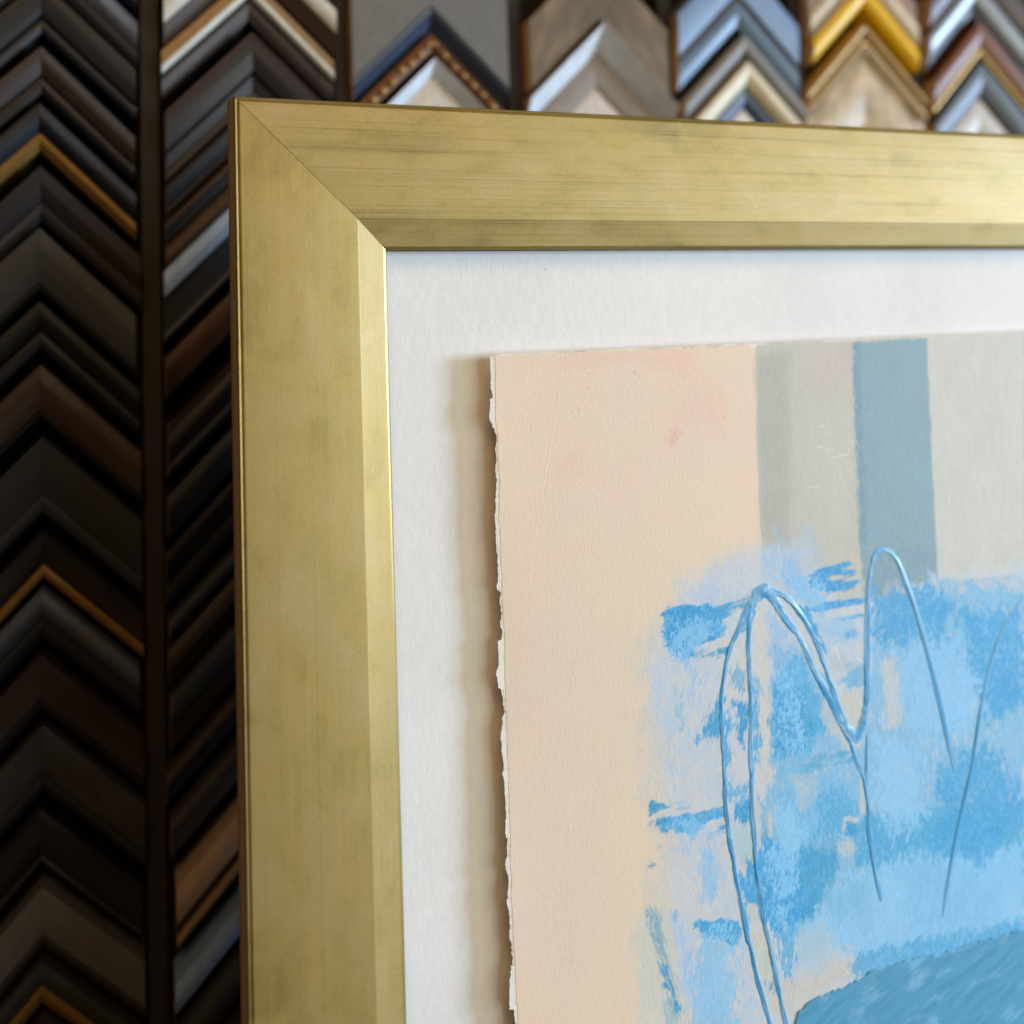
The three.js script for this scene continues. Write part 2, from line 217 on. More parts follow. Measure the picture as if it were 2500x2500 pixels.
  [[70.0,271.6,71.7,272.4,73.4,283.1,74.1,287.1,72.5,286.7],[128,170,190],0.85,0.625,1.92,107,5,1.4,0.22,14,0.4,0],
  [[72.6,272.6,74.8,273.5,76.9,285.8,78.3,293.8,75.7,291.3],[128,170,192],0.85,0.625,1.92,107,5,1.4,0.22,14,0.4,0],
  [[75.8,297.0,79.7,299.9,82.1,311.8,84.5,321.0,82.2,321.4,79.2,311.1],[66,154,200],0.95,0.75,2.2,107,5,1.4,0.22,16,0.5,0.3],
  [[76.3,314.2,81.9,314.7,82.2,330.9,76.6,329.4],[150,188,200],0.75,1,1.5,107,10,0.8,0.35,12,0.5,0],
  [[120.8,266.4,124.5,265.2,126.6,257.7,131.3,260.6,133.7,253.1,139.0,248.1,143.5,255.1,153.2,259.1,160.8,258.6,166.8,263.9,180.9,266.8,181.7,273.2,171.8,285.5,164.7,295.1,155.7,297.1,148.2,297.4,144.4,299.5,138.5,294.2,124.5,285.0],[66,164,216],0.97,1,2.88,80,7,2,0.08,8,1,0.3],
  [[158.2,260.1,178.6,262.2,183.1,271.4,171.8,285.5,164.8,294.1,162.0,279.2],[92,168,206],0.85,4,7.199999999999999,80,9,5,0.1,6,1,0],
  [[131.8,228.6,145.1,230.0,142.8,250.9,133.7,253.1,131.6,240.6],[120,180,212],0.75,1.875,4.999999999999999,85,5,2,0.3,4,1,0],
  [[122.9,230.9,130.7,230.4,130.6,240.4,125.2,241.4,120.1,237.6],[62,160,212],0.97,1,2.16,75,5,1.4,0.08,6,0.8,0.3],
  [[117.7,220.9,131.2,222.8,130.2,230.3,122.9,230.9,117.8,228.0],[98,176,216],0.85,1.875,4.4399999999999995,75,4,1.6,0.25,4,0.9,0],
  [[117.9,242.0,130.5,242.4,130.8,260.5,123.6,260.0,120.5,250.5],[168,196,204],0.8,1.2,2.4,8,6,1,0.3,5,0.7,0],
  [[133.1,231.8,136.0,232.4,135.8,251.5,137.5,256.3,134.1,255.6,132.7,246.9],[200,199,193],0.85,0.8,1.2,88,6,1,0.1,8,0.7,0],
  [[140.0,239.2,143.4,240.9,142.8,250.9,140.2,251.4],[200,200,190],0.8,0.8,1.2,88,6,1,0.15,8,0.7,0],
  [[124.0,261.1,126.9,261.3,125.4,269.4,123.2,266.9],[202,200,193],0.9,0.6,1,85,4,1,0.05,8,0.7,0],
  [[125.3,279.7,131.0,281.7,132.9,290.9,127.1,290.4,125.0,285.1],[201,200,194],0.92,0.7,1.4,70,4,1.2,0.15,3,0.8,0],
  [[126.4,293.8,135.5,295.9,137.8,305.9,140.7,322.5,142.2,336.7,134.0,334.6,128.9,315.7],[201,202,194],0.93,0.7,1.2,78,8,1.2,0.1,5,0.9,0],
  [[131.8,304.5,137.7,306.9,139.5,318.2,132.7,317.6],[184,200,194],0.6,2,3,80,6,3,0.2,8,0.7,0],
  [[134.4,321.5,137.7,323.3,138.0,325.8,135.1,325.1],[106,164,200],0.9,0.75,1.92,60,3,1.4,0.22,8,0.7,0],
  [[144.5,230.9,160.5,225.7,186.1,230.3,197.1,242.8,195.9,259.4,176.2,259.6,160.8,258.6,145.9,255.6],[128,190,228],0.95,3,4,88,7,3,0.12,4,1.1,0],
  [[172.7,234.1,193.3,240.0,195.0,253.0,178.7,260.2,168.8,254.0],[92,172,212],0.8,3.75,7.8,85,5,3,0.42,3,1,0],
  [[156.8,224.0,170.7,226.5,168.5,239.5,161.9,242.4,157.6,231.3],[190,198,198],0.6,3,5,85,6,3,0.3,3,1,0],
  [[144.8,235.1,157.3,235.4,161.1,254.6,155.2,267.6,145.9,255.6],[150,208,244],0.8,1.75,4.999999999999999,80,4,1.6,0.45,2.6,0.9,0],
  [[137.9,258.0,153.5,255.1,157.9,264.1,157.3,274.2,151.6,283.1,144.0,285.4,139.8,274.5],[142,202,242],0.85,1.75,6.3999999999999995,75,4,2,0.42,3,1.1,0],
  [[139.1,284.3,151.5,285.1,150.7,297.0,143.1,299.2],[142,202,240],0.75,1.25,4.999999999999999,60,3,1.6,0.55,2.2,0.9,0],
  [[188.6,253.4,195.4,255.5,196.7,259.6,191.8,260.7,187.8,257.8],[70,160,208],0.97,0.54,2.34,10,4,1,0.2,8,0.7,0],
  [[186.3,249.2,196.4,252.0,196.5,254.9,189.2,253.1,186.8,257.6,185.3,256.5],[198,200,196],0.85,0.6,1.2,10,4,1,0.2,8,0.7,0],
  [[181.1,262.7,188.0,262.0,195.3,267.7,193.7,271.5,180.8,267.2],[196,198,196],0.75,1.2,2.4,40,4,1.4,0.3,3,1,0],
  [[199.9,230.7,202.0,245.9,201.6,251.1,197.9,250.2,198.2,238.8],[198,200,195],0.85,0.8,1.2,85,5,1,0.15,8,0.7,0],
  [[196.3,253.2,204.4,252.7,311.2,266.5,307.1,310.5,202.1,283.7,193.5,273.6],[88,172,212],0.9,1.6,3.5999999999999996,85,8,2.4,0.12,6,1,0],
  [[154.4,297.8,168.6,294.9,179.7,283.1,198.6,276.7,309.1,288.6,302.2,362.3,200.2,326.9,188.7,322.1,180.3,311.9,162.2,313.7,153.3,315.6,151.4,305.2],[146,200,236],0.9,3.0,6.3999999999999995,85,5,3,0.22,4,1,0],
  [[171.5,289.5,200.8,283.4,199.7,297.8,178.6,299.2],[124,186,220],0.7,3.75,6.3999999999999995,80,5,2.5,0.38,3,1,0],
  [[154.3,299.8,170.8,299.5,177.3,317.3,166.5,324.8,154.2,319.8],[178,200,214],0.75,3,4,86,8,2.5,0.2,4,0.8,0],
  [[184.4,327.2,190.1,320.4,199.3,320.5,305.4,327.9,303.6,347.3,197.1,332.3,187.9,332.5],[88,170,212],0.85,1.6,3.5999999999999996,60,6,2.4,0.15,5,1,0],
  [[144.5,296.6,153.2,297.9,151.7,313.2,149.5,322.7,145.6,317.8,144.0,305.4],[92,174,216],0.9,1.75,4.4399999999999995,85,5,1.6,0.25,4,0.9,0],
  [[217.1,138.5,251.0,138.1,270.5,149.4,260.1,168.4,225.9,168.1,214.3,157.8],[84,166,214],0.9,3.75,7.8,80,5,3,0.3,5,1,0],
  [[231.3,171.0,268.8,169.5,287.8,190.3,273.1,221.7,236.0,217.7,223.9,194.0],[146,200,238],0.85,5.0,9.2,85,5,3,0.36,4,1,0],
  [[273.2,152.0,314.9,161.9,319.8,208.8,291.3,217.9,279.3,184.5],[76,164,214],0.9,3.75,9.2,80,5,3,0.3,5,1,0],
  [[211.4,213.5,238.3,224.6,240.9,261.9,218.0,270.2,206.2,246.7],[150,204,240],0.8,5.0,9.2,85,5,3,0.4,4,1,0],
  [[249.0,233.0,290.1,231.2,311.2,266.5,278.4,295.6,248.2,276.3],[82,166,212],0.9,3.75,9.2,80,5,3,0.28,5,1,0],
  [[223.1,275.5,258.4,291.4,291.8,311.6,269.6,328.5,225.5,314.1],[132,192,230],0.85,5.0,9.2,70,5,3,0.36,4,1,0],
  [[217.0,175.6,228.4,172.8,228.4,207.7,217.1,210.2],[200,202,198],0.8,2,4,85,6,2,0.3,3,1,0]
];
const CORDS = [
  [[149.1,127.3,2.53,145.5,127.7,3.68,141.9,129.4,3.68,138.2,133.1,2.99,134.4,137.2,2.53,131.2,141.6,2.18,127.9,147.3,1.72,124.1,153.0,1.32,121.0,160.1,1.32,118.9,167.6,1.32,117.2,176.1,1.32,116.2,185.4,1.32,116.1,194.7,1.32,116.3,205.6,1.32,116.3,216.7,1.32,116.2,221.9,1.32,116.2,231.0,1.32,116.8,240.5,1.32,117.5,248.5,1.32,119.1,258.1,1.32,120.6,269.1,1.32,122.3,279.6,1.32,123.7,286.8,1.32,125.2,297.8,1.32,126.6,301.7,1.32,128.2,312.4,1.32,131.6,325.4,1.32,134.0,334.6,1.32,137.6,347.3,1.32],0.9],
  [[139.3,131.6,1.72,137.2,137.2,1.84,135.6,142.4,1.61,134.3,151.9,1.44,134.1,158.3,1.26,134.0,164.7,1.26,134.1,171.9,1.26,134.1,178.7,1.26,133.6,188.2,1.26,132.7,200.7,1.26,132.0,213.2,1.26,132.1,219.5,1.26,131.9,224.7,1.26,131.3,233.9,1.26,131.5,243.4,1.26,131.8,255.9,1.26,132.4,268.5,1.26,133.4,275.1,1.26,134.5,284.5,1.26,135.8,294.2,1.26,137.9,304.0,1.26,139.5,313.5,1.26,141.1,323.2,1.26,143.1,334.4,1.26,145.8,349.5,1.26],0.9],
  [[138.1,134.2,1.61,135.6,139.0,3.22,132.6,143.8,2.99,130.8,147.7,0.92],0.4],
  [[142.9,129.1,2.3,146.0,128.2,3.79,149.4,130.3,3.91,151.9,134.4,3.22,154.4,139.3,2.42,158.8,146.0,1.84,164.8,153.3,1.61,168.2,159.7,1.49,171.1,166.9,1.49,172.2,169.3,1.49,175.4,176.4,1.61,179.6,183.5,1.95,183.6,190.9,1.95,186.3,197.1,1.95,189.1,203.0,1.95,191.9,208.1,1.72,194.4,213.9,1.26,196.1,219.4,1.26,198.1,225.5,1.26,200.9,231.3,1.26,201.7,234.4,1.26,202.9,244.4,1.26,202.7,254.4,1.26,203.0,264.0,1.26,205.0,280.1,1.26,207.8,297.5,1.26],0.8],
  [[148.0,128.0,1.84,152.7,129.9,1.84,158.2,132.8,1.61,163.5,138.1,1.49,168.2,144.3,1.38,172.2,151.1,1.38,175.6,158.4,1.38,178.7,166.3,1.38,180.9,172.7,1.38,183.5,180.3,1.49,185.8,186.4,1.95,186.7,192.0,2.07,188.8,198.7,1.95,192.1,204.8,2.07,195.5,209.8,2.53,198.0,211.7,2.99,201.6,207.6,2.99,204.2,201.6,2.53,205.7,195.5,2.18,207.2,186.7,1.95,208.2,173.2,1.95,209.0,162.1,1.95,210.8,145.4,1.95,212.1,135.5,1.95,214.1,127.1,1.49,217.5,118.7,1.49,223.0,114.9,1.49,231.0,120.2,1.49,238.2,136.6,1.49,246.2,162.0,1.49,254.7,198.7,1.49,262.8,239.8,1.49],0.9],
  [[205.1,210.3,0.69,204.5,216.0,0.92,203.7,225.9,0.8,202.8,231.2,0.8,203.3,241.9,0.69,204.1,252.6,0.57],0.6],
  [[322.1,151.1,1.15,301.4,173.9,1.15,286.6,203.7,1.15,274.3,241.9,1.15,259.5,278.6,1.15,247.8,314.9,1.15],0.9]
];
const PATCH = [[151.8,340.8],[155.0,338.4],[158.6,336.5],[163.2,336.1],[168.8,335.5],[175.0,334.6],[181.7,334.7],[187.8,333.5],[191.8,333.1],[195.0,332.6],[197.8,330.8],[205.3,330.6],[218.7,331.3],[235.3,331.1],[254.8,333.2],[280.9,333.3],[304.8,334.4],[323.1,336.4],[316.7,401.1],[146.9,355.7]];
const CREASE = [[[35.7,1.4],[34.5,13.8],[31.5,29.6],[27.8,45.3],[23.9,60.7],[21.0,74.1],[18.2,87.5],[15.9,100.8],[13.8,112.0]],[[36.8,5.9],[33.7,21.8],[29.5,39.4],[25.9,53.0],[23.6,62.6]],[[20.4,156.9],[19.2,166.2],[15.9,176.9],[14.6,188.0]]];
const FLECK = [[[180.8,55.2],[193.4,59.2]],[[192.6,63.1],[205.2,61.4]],[[185.7,46.3],[189.0,44.8]],[[187.7,162.8],[192.7,174.6]],[[180.5,257.2],[191.2,262.2]],[[172.3,110.8],[173.8,111.8]],[[206.4,145.0],[207.5,146.0]],[[201.0,170.7],[204.2,172.0]],[[177.7,77.2],[183.0,77.2]],[[180.7,324.2],[185.5,329.5]],[[175.9,169.7],[177.0,171.9]],[[160.8,228.2],[162.3,228.9]]];
const RED = [[39.8,29.3],[43.5,29.3],[41.2,32.0],[43.2,27.3],[75.8,12.1],[77.6,13.6],[75.2,11.1],[146.5,13.4],[49.9,11.1],[48.7,18.1],[96.3,44.3],[97.9,45.7],[94.9,46.9],[124.5,17.1],[126.5,37.4]];

// ---------------------------------------------------------------- the painting: colour and relief maps
const SHEET_X = 117, SHEET_Y = -117, SHEET_Z = -5, SHEET_W = 366, SHEET_H = 446;
const sheetZ = (x, y) => SHEET_Z + 0.30 * Math.sin(x / 55 + 0.6) * Math.sin(y / 80 + 1) + 0.45 * Math.exp(-x / 14) * Math.sin(y / 37 + 0.8);
const TW = 2048, TH = 2048, TINT = [1.11, 1.10, 1.09];
function paintSheet() {
  const N = TW * TH, R = new Float32Array(N), G = new Float32Array(N), B = new Float32Array(N), H = new Float32Array(N), F = new Float32Array(N);
  const sx = SHEET_W / TW, sy = SHEET_H / TH;
  const base = [226, 207, 184].map((c, i) => toLin(c) * TINT[i]);
  for (let j = 0; j < TH; j++) for (let i = 0; i < TW; i++) {
    const x = i * sx, y = j * sy, k = j * TW + i;
    const warp = 1.2 * noise(x / 3, y / 3);
    const f = 0.62 * noise(x / 0.55 + warp, y / 1.9) + 0.38 * noise(x / 0.34, y / 0.6 + 5); F[k] = f;
    const lo = fbm(x / 34 + 3, y / 40) - 0.5, md = fbm(x / 9, y / 12 + 8) - 0.5, m = 1 + 0.03 * lo + 0.015 * md + 0.035 * (f - 0.5);
    R[k] = base[0] * m * (1 + 0.02 * md); G[k] = base[1] * m * (1 - 0.03 * md); B[k] = base[2] * m * (1 - 0.09 * lo - 0.03 * md);
    H[k] = 0.42 * (f - 0.5);
  }
  let id = 0;
  for (const [P, col, al, fe, ed, ang, la, lb, dry, ls, lw, relief] of STROKES) {
    id += 17.3;
    const n = P.length / 2, pad = 2.4 * fe + ed + 4, ca = Math.cos(ang * Math.PI / 180), sa = Math.sin(ang * Math.PI / 180);
    const feather = col[2] - col[0] > 26 && relief < 0.35 ? 1.6 + 0.7 * fe : 0;                          // dry brush: the edge breaks up over the paper's tooth
    let x0 = 1e9, x1 = -1e9, y0 = 1e9, y1 = -1e9;
    for (let q = 0; q < n; q++) { x0 = Math.min(x0, P[2 * q]); x1 = Math.max(x1, P[2 * q]); y0 = Math.min(y0, P[2 * q + 1]); y1 = Math.max(y1, P[2 * q + 1]); }
    const blue = Math.min(1, Math.max(0, (col[2] - col[0] - 60) / 60)), PALE = (col[0] > 112 ? [98, 172, 214] : [150, 204, 240]).map((c, i) => toLin(c) * TINT[i]);
    const C = col.map((c, i) => toLin(c) * (blue && col[0] < 112 ? [0.72, 0.94, 1.0][i] : 1) * TINT[i]);
    const i0 = Math.max(0, Math.floor((x0 - pad) / sx)), i1 = Math.min(TW, Math.ceil((x1 + pad) / sx)), j0 = Math.max(0, Math.floor((y0 - pad) / sy)), j1 = Math.min(TH, Math.ceil((y1 + pad) / sy));
    for (let j = j0; j < j1; j++) for (let i = i0; i < i1; i++) {
      const x = i * sx, y = j * sy;
      let d = 1e9, inside = false;
      for (let q = 0, p = n - 1; q < n; p = q++) {
        const ax = P[2 * p], ay = P[2 * p + 1], bx = P[2 * q], by = P[2 * q + 1], ex = bx - ax, ey = by - ay;
        const t = Math.min(1, Math.max(0, ((x - ax) * ex + (y - ay) * ey) / (ex * ex + ey * ey + 1e-9))), dx = x - ax - t * ex, dy = y - ay - t * ey;
        d = Math.min(d, dx * dx + dy * dy);
        if ((ay > y) !== (by > y) && x < ex * (y - ay) / ey + ax) inside = !inside;
      }
      d = Math.sqrt(d) * (inside ? 1 : -1);
      if (d < -pad) continue;
      const a = x * ca - y * sa, b = x * sa + y * ca, k = j * TW + i;
      const e = d + ed * 2 * (fbm(a / la + id, b / lb + id) - 0.5) + 0.5 * ed * (noise(a * 1.7 / la + id, b * 3.1 / lb) - 0.5);
      let m = step(-fe, fe, e);
      if (feather) { const w = fbm(a / 3.2 + id, b / 0.75 - id) - 0.5 + 0.5 * (F[k] - 0.5); m = Math.min(step(-feather - 1, 0.4, e), step(0.3, 0.66, 0.56 + e / (2 * feather) + 1.5 * w)); }
      if (m <= 0) continue;
      if (dry > 0) { const w = fbm(a / ls + id * 2, b / lw - id) + 0.28 * (F[k] - 0.5) + 0.16 * (noise(a / 9 + id, b / 7) - 0.5); m *= step(dry - 0.17, dry + 0.15, w + 0.03 * Math.max(0, Math.min(4, d))); }
      m *= al;
      if (col[2] - col[0] > 26) m *= 1 - 0.42 * step(0.56, 0.82, 0.55 * noise(x / 0.42 + id, y / 1.1) + 0.45 * noise(x / 0.9, y / 2.6 + id)) * (0.4 + 0.6 * noise(x / 13 + id, y / 15));   // bare tooth of the paper
      let t = 0;
      if (blue) t = (col[0] > 112 ? 0.5 : 0.34) * step(0.5, 0.74, fbm(x / 1.0 + id, y / 1.7) * 0.8 + 0.2 * F[k] + 0.25 * (noise(x / 11 + id, y / 9) - 0.5)) * blue;
      const v = 1 + 0.13 * (F[k] - 0.5) + 0.07 * (fbm(x / 3 + id, y / 8) - 0.5) + 0.05 * (noise(x / 14, y / 17 + id) - 0.5) + 0.09 * (noise(a / (ls * 0.6) + id, b / 0.5) - 0.5);
      R[k] += ((C[0] + (PALE[0] - C[0]) * t) * v - R[k]) * m; G[k] += ((C[1] + (PALE[1] - C[1]) * t) * v - G[k]) * m; B[k] += ((C[2] + (PALE[2] - C[2]) * t) * v - B[k]) * m;
      H[k] += m * (relief * 0.5 + 0.12 * (noise(a / ls, b / 0.45) - 0.5));
    }
  }
  const dab = (x, y, r, f) => { for (let j = Math.max(0, Math.floor((y - 3 * r) / sy)); j <= Math.min(TH - 1, (y + 3 * r) / sy); j++) for (let i = Math.max(0, Math.floor((x - 3 * r) / sx)); i <= Math.min(TW - 1, (x + 3 * r) / sx); i++) f(j * TW + i, Math.exp(-((i * sx - x) ** 2 + (j * sy - y) ** 2) / (r * r))); };
  const mixIn = (c, al) => { const C = c.map((v, i) => toLin(v) * TINT[i]); return (k, w) => { w = Math.min(1, w * al); R[k] += (C[0] - R[k]) * w; G[k] += (C[1] - G[k]) * w; B[k] += (C[2] - B[k]) * w; }; };
  for (const [x, y] of RED) dab(x, y, 0.28 + 0.2 * rnd(), mixIn([206, 92, 86], 0.6));
  for (let q = 0; q < 90; q++) dab(95 + 30 * (rnd() + rnd() - 1), 24 + 22 * (rnd() + rnd() - 0.6), 0.15 + 0.12 * rnd(), mixIn([214, 120, 108], 0.35));
  for (let q = 0; q < 70; q++) dab(rnd() * 240, rnd() * 400, 0.14 + 0.1 * rnd(), mixIn([150, 128, 104], 0.5));
  for (let q = 0; q < 60; q++) dab(78 + 60 * rnd(), -0.4 + 1.6 * rnd() * rnd(), 0.3 + 0.3 * rnd(), mixIn([222, 150, 140], 0.5));
  for (const [p, q] of FLECK) { const n = Math.ceil(Math.hypot(q[0] - p[0], q[1] - p[1]) / 0.12); for (let t = 0; t <= n; t++) dab(p[0] + (q[0] - p[0]) * t / n + 0.25 * (noise(t / 9, p[0]) - 0.5), p[1] + (q[1] - p[1]) * t / n, 0.13 + 0.1 * noise(t / 6, p[1]), mixIn([244, 244, 236], 0.55 * noise(t / 5, q[0]))); }
  for (const c of CREASE) for (let q = 0; q + 1 < c.length; q++) { const [p, r] = [c[q], c[q + 1]], n = Math.ceil(Math.hypot(r[0] - p[0], r[1] - p[1]) / 0.1); for (let t = 0; t < n; t++) { const x = p[0] + (r[0] - p[0]) * t / n + 0.5 * (noise((q * 40 + t) / 14, c.length) - 0.5), y = p[1] + (r[1] - p[1]) * t / n; dab(x, y, 0.22, (k, w) => { H[k] += 0.05 * w; }); dab(x + 0.7, y, 0.22, (k, w) => { H[k] -= 0.05 * w; }); } }
  // bare white fibre where the top edge is torn beside the grey strip
  for (let q = 0; q < 60; q++) dab(146.3 + 1.6 * rnd(), -0.5 + 3.2 * rnd() * rnd(), 0.3 + 0.3 * rnd(), mixIn([238, 232, 216], 0.7));
  const c = new Uint8Array(N * 4), b = new Uint8Array(N * 4);
  for (let j = 0; j < TH; j++) for (let i = 0; i < TW; i++) {
    const k = j * TW + i, o = 4 * ((TH - 1 - j) * TW + i);
    c[o] = toS(R[k]); c[o + 1] = toS(G[k]); c[o + 2] = toS(B[k]); c[o + 3] = 255;
    b[o] = b[o + 1] = b[o + 2] = Math.min(255, Math.max(0, 110 + 130 * H[k])); b[o + 3] = 255;
  }
  return { map: texture(TW, TH, c, true), bumpMap: texture(TW, TH, b, false) };
}

// ---------------------------------------------------------------- helpers for geometry
function quads(verts, uvs) {                                   // verts: list of [a, b, c, d] corners (Vector3), uvs the same with [u, v]
  const p = [], t = [];
  verts.forEach((q, i) => { for (const k of [0, 1, 2, 0, 2, 3]) { p.push(q[k].x, q[k].y, q[k].z); const w = uvs ? uvs[i][k] : [0, 0]; t.push(w[0], w[1]); } });
  const g = new THREE.BufferGeometry();
  g.setAttribute('position', new THREE.Float32BufferAttribute(p, 3));
  g.setAttribute('uv', new THREE.Float32BufferAttribute(t, 2));
  g.computeVertexNormals(); return g;
}

// ---------------------------------------------------------------- the setting: sample wall and counter
const SAMPLE_Z = -228, WALL_Z = -256;
const COLS = [-97, 31.5, 158.5, 290, 416, 540, 666];
const wall = mesh('display_wall', new THREE.BoxGeometry(1.7, 1.75, 0.02).translate(0.3, 0.62, (WALL_Z - 10) / 1000), M(rgb(18, 15, 13), 0.9), scene);
wall.userData = { kind: 'structure', label: 'dark wall board behind the moulding samples', category: 'wall' };
for (let k = -1; k < COLS.length; k++) {
  const x = k < 0 ? COLS[0] - 64 : k + 1 < COLS.length ? (COLS[k] + COLS[k + 1]) / 2 : COLS[k] + 64;
  mesh('divider', new THREE.BoxGeometry(0.011, 1.7, 0.016).translate(x / 1000, 0.62, (WALL_Z + 8) / 1000), M(rgb(34, 25, 18), 0.75), wall);
}
const counter = mesh('counter_top', new THREE.BoxGeometry(1.8, 0.04, 0.75).translate(0.3, -0.0204, 0.12), M(rgb(128, 100, 74), 0.6), scene);
counter.userData = { kind: 'structure', label: 'wooden counter top under the picture frame', category: 'counter' };

// ---------------------------------------------------------------- the gilded frame
const goldA = goldTexture(4711, 340, 50, 1.25), goldB = goldTexture(815, 60, 90, 0.45);
const goldMat = t => new THREE.MeshPhysicalMaterial({ color: 0xffffff, roughness: 0.55, metalness: 0.5, clearcoat: 0.5, clearcoatRoughness: 0.5, map: t.map, bumpMap: t.bumpMap, bumpScale: 0.00016 });
const goldLong = goldMat(goldA), goldTall = goldMat(goldB);
const edgeGold = t => M(0xffffff, 0.34, 0.55, { map: t.map });
const edgeLong = edgeGold(goldA), edgeTall = edgeGold(goldB);
const sideMat = M(new THREE.Color(0.80, 0.62, 0.36), 0.6, 0, { map: grey(512, 128, (u, v) => 0.8 + 0.2 * fbm4(u * 60, v * 30)) });  // lightened to stand in for light falling from the left
const rabbetMat = M(rgb(40, 32, 26), 0.9);
const frame = thing('picture_frame', 'wide antique gold picture frame around the white mat', 'picture frame');
const PROFILE = {
  rail: [[6, -30], [-1.6, -30], [-2.6, -25], [-3.5, -19], [-3.7, -14.5], [-3.35, -8], [-2.75, -3.4], [-2.5, -2.2], [-2.45, -1.3]],
  bead: [[-2.45, -1.3], [-2.3, -0.7], [-2.0, -0.25], [-1.6, -0.08], [-1.25, -0.2], [-1.0, -0.55], [-0.8, -1.05], [-0.6, -1.15], [-0.45, -0.9], [-0.3, -0.4], [-0.05, -0.1], [0.25, 0]],
  face: [[0.25, 0], [0.9, 0.01], [51.2, 0.01], [51.6, -0.01], [51.85, -0.07], [52.05, -0.2]],
  inner_bevel: [[52.05, -0.2], [52.5, -0.36], [63.9, -3.72], [64.35, -3.85]],
  sight_edge: [[64.35, -3.85], [64.6, -3.95], [65.3, -4.3], [65.85, -4.9], [66.0, -5.5]],
  rabbet: [[66.0, -5.5], [65.9, -12.8], [58, -12.95], [58, -30], [6, -30]],
};
function railStrip(side, pts, s0) {
  const at = (X, z, t) => {
    const g = 0.14, a = X + g, b = (side % 2 ? FRAME_H : FRAME_W) - X - g, w = a + (b - a) * t;
    return side === 0 ? mm(w, -X, z) : side === 1 ? mm(X, -w, z) : side === 2 ? mm(w, -(FRAME_H - X), z) : mm(FRAME_W - X, -w, z);
  };
  const along = (X, t) => { const b = (side % 2 ? FRAME_H : FRAME_W) - X; return (X + (b - X) * t) / 700 + side * 0.31; };
  const V = [], U = []; let s = s0;
  for (let i = 0; i + 1 < pts.length; i++) {
    const [X0, z0] = pts[i], [X1, z1] = pts[i + 1], s1 = s + Math.hypot(X1 - X0, z1 - z0) / 100, n = 4;
    for (let k = 0; k < n; k++) {
      const t0 = k / n, t1 = (k + 1) / n, q = [at(X0, z0, t0), at(X1, z1, t0), at(X1, z1, t1), at(X0, z0, t1)], u = [[along(X0, t0), s], [along(X1, t0), s1], [along(X1, t1), s1], [along(X0, t1), s]];
      if (side === 1 || side === 2) { V.push(q); U.push(u); } else { V.push([q[3], q[2], q[1], q[0]]); U.push([u[3], u[2], u[1], u[0]]); }
    }
    s = s1;
  }
  return toCreasedNormals(quads(V, U), 0.5);
}
for (let side = 0; side < 4; side++) {
  const m = side % 2 ? goldTall : goldLong, e = side % 2 ? edgeTall : edgeLong;
  const rail = mesh('rail', railStrip(side, PROFILE.rail, 0.02), sideMat, frame);
  mesh('bead', railStrip(side, PROFILE.bead, 0.31), e, rail);
  mesh('face', railStrip(side, PROFILE.face, 0.34), m, rail);
  mesh('inner_bevel', railStrip(side, PROFILE.inner_bevel, 0.86), m, rail);
  mesh('sight_edge', railStrip(side, PROFILE.sight_edge, 0.5), e, rail);
  mesh('rabbet', railStrip(side, PROFILE.rabbet, 0.6), rabbetMat, rail);
}

// ---------------------------------------------------------------- white mat
const fibre = grey(2048, 2048, (u, v) => 0.5 * noise(u * 1000 + 1.2 * noise(u * 200, v * 200), v * 300) + 0.3 * noise(u * 1300, v * 900) + 0.2 * noise(u * 200, v * 110));
const matTone = grey(1024, 1024, (u, v) => 0.955 + 0.03 * noise(u * 14, v * 14) + 0.025 * noise(u * 380, v * 140) - (hash(Math.floor(u * 1000), Math.floor(v * 1000)) > 0.99994 ? 0.3 : 0));
matTone.colorSpace = THREE.SRGBColorSpace;
const matBoard = mesh('mat_board', (() => {
  const g = new THREE.BoxGeometry((FRAME_W - 118) / 1000, (FRAME_H - 118) / 1000, 0.0024);
  const p = g.attributes.position, u = g.attributes.uv;
  for (let i = 0; i < p.count; i++) u.setXY(i, p.getX(i) / 0.6 + 0.5, p.getY(i) / 0.6 + 0.5);
  const c = mm(FRAME_W / 2, -FRAME_H / 2, -14.2); g.translate(c.x, c.y, c.z); return g;
})(), M(new THREE.Color(0.88, 0.87, 0.85), 0.85, 0, { map: matTone, bumpMap: fibre, bumpScale: 0.00007 }), scene);
matBoard.userData = { label: 'white textured mat board inside the gold frame', category: 'mat' };

// ---------------------------------------------------------------- the painting on torn paper
const art = thing('painting', 'abstract blue painting on peach paper with torn edge, floated on the mat', 'painting');
const sheetTex = paintSheet();
const sheetMat = M(0xffffff, 0.72, 0, { map: sheetTex.map, bumpMap: sheetTex.bumpMap, bumpScale: 0.00027 });
const tornMat = M(new THREE.Color(0.89, 0.86, 0.78), 0.9);
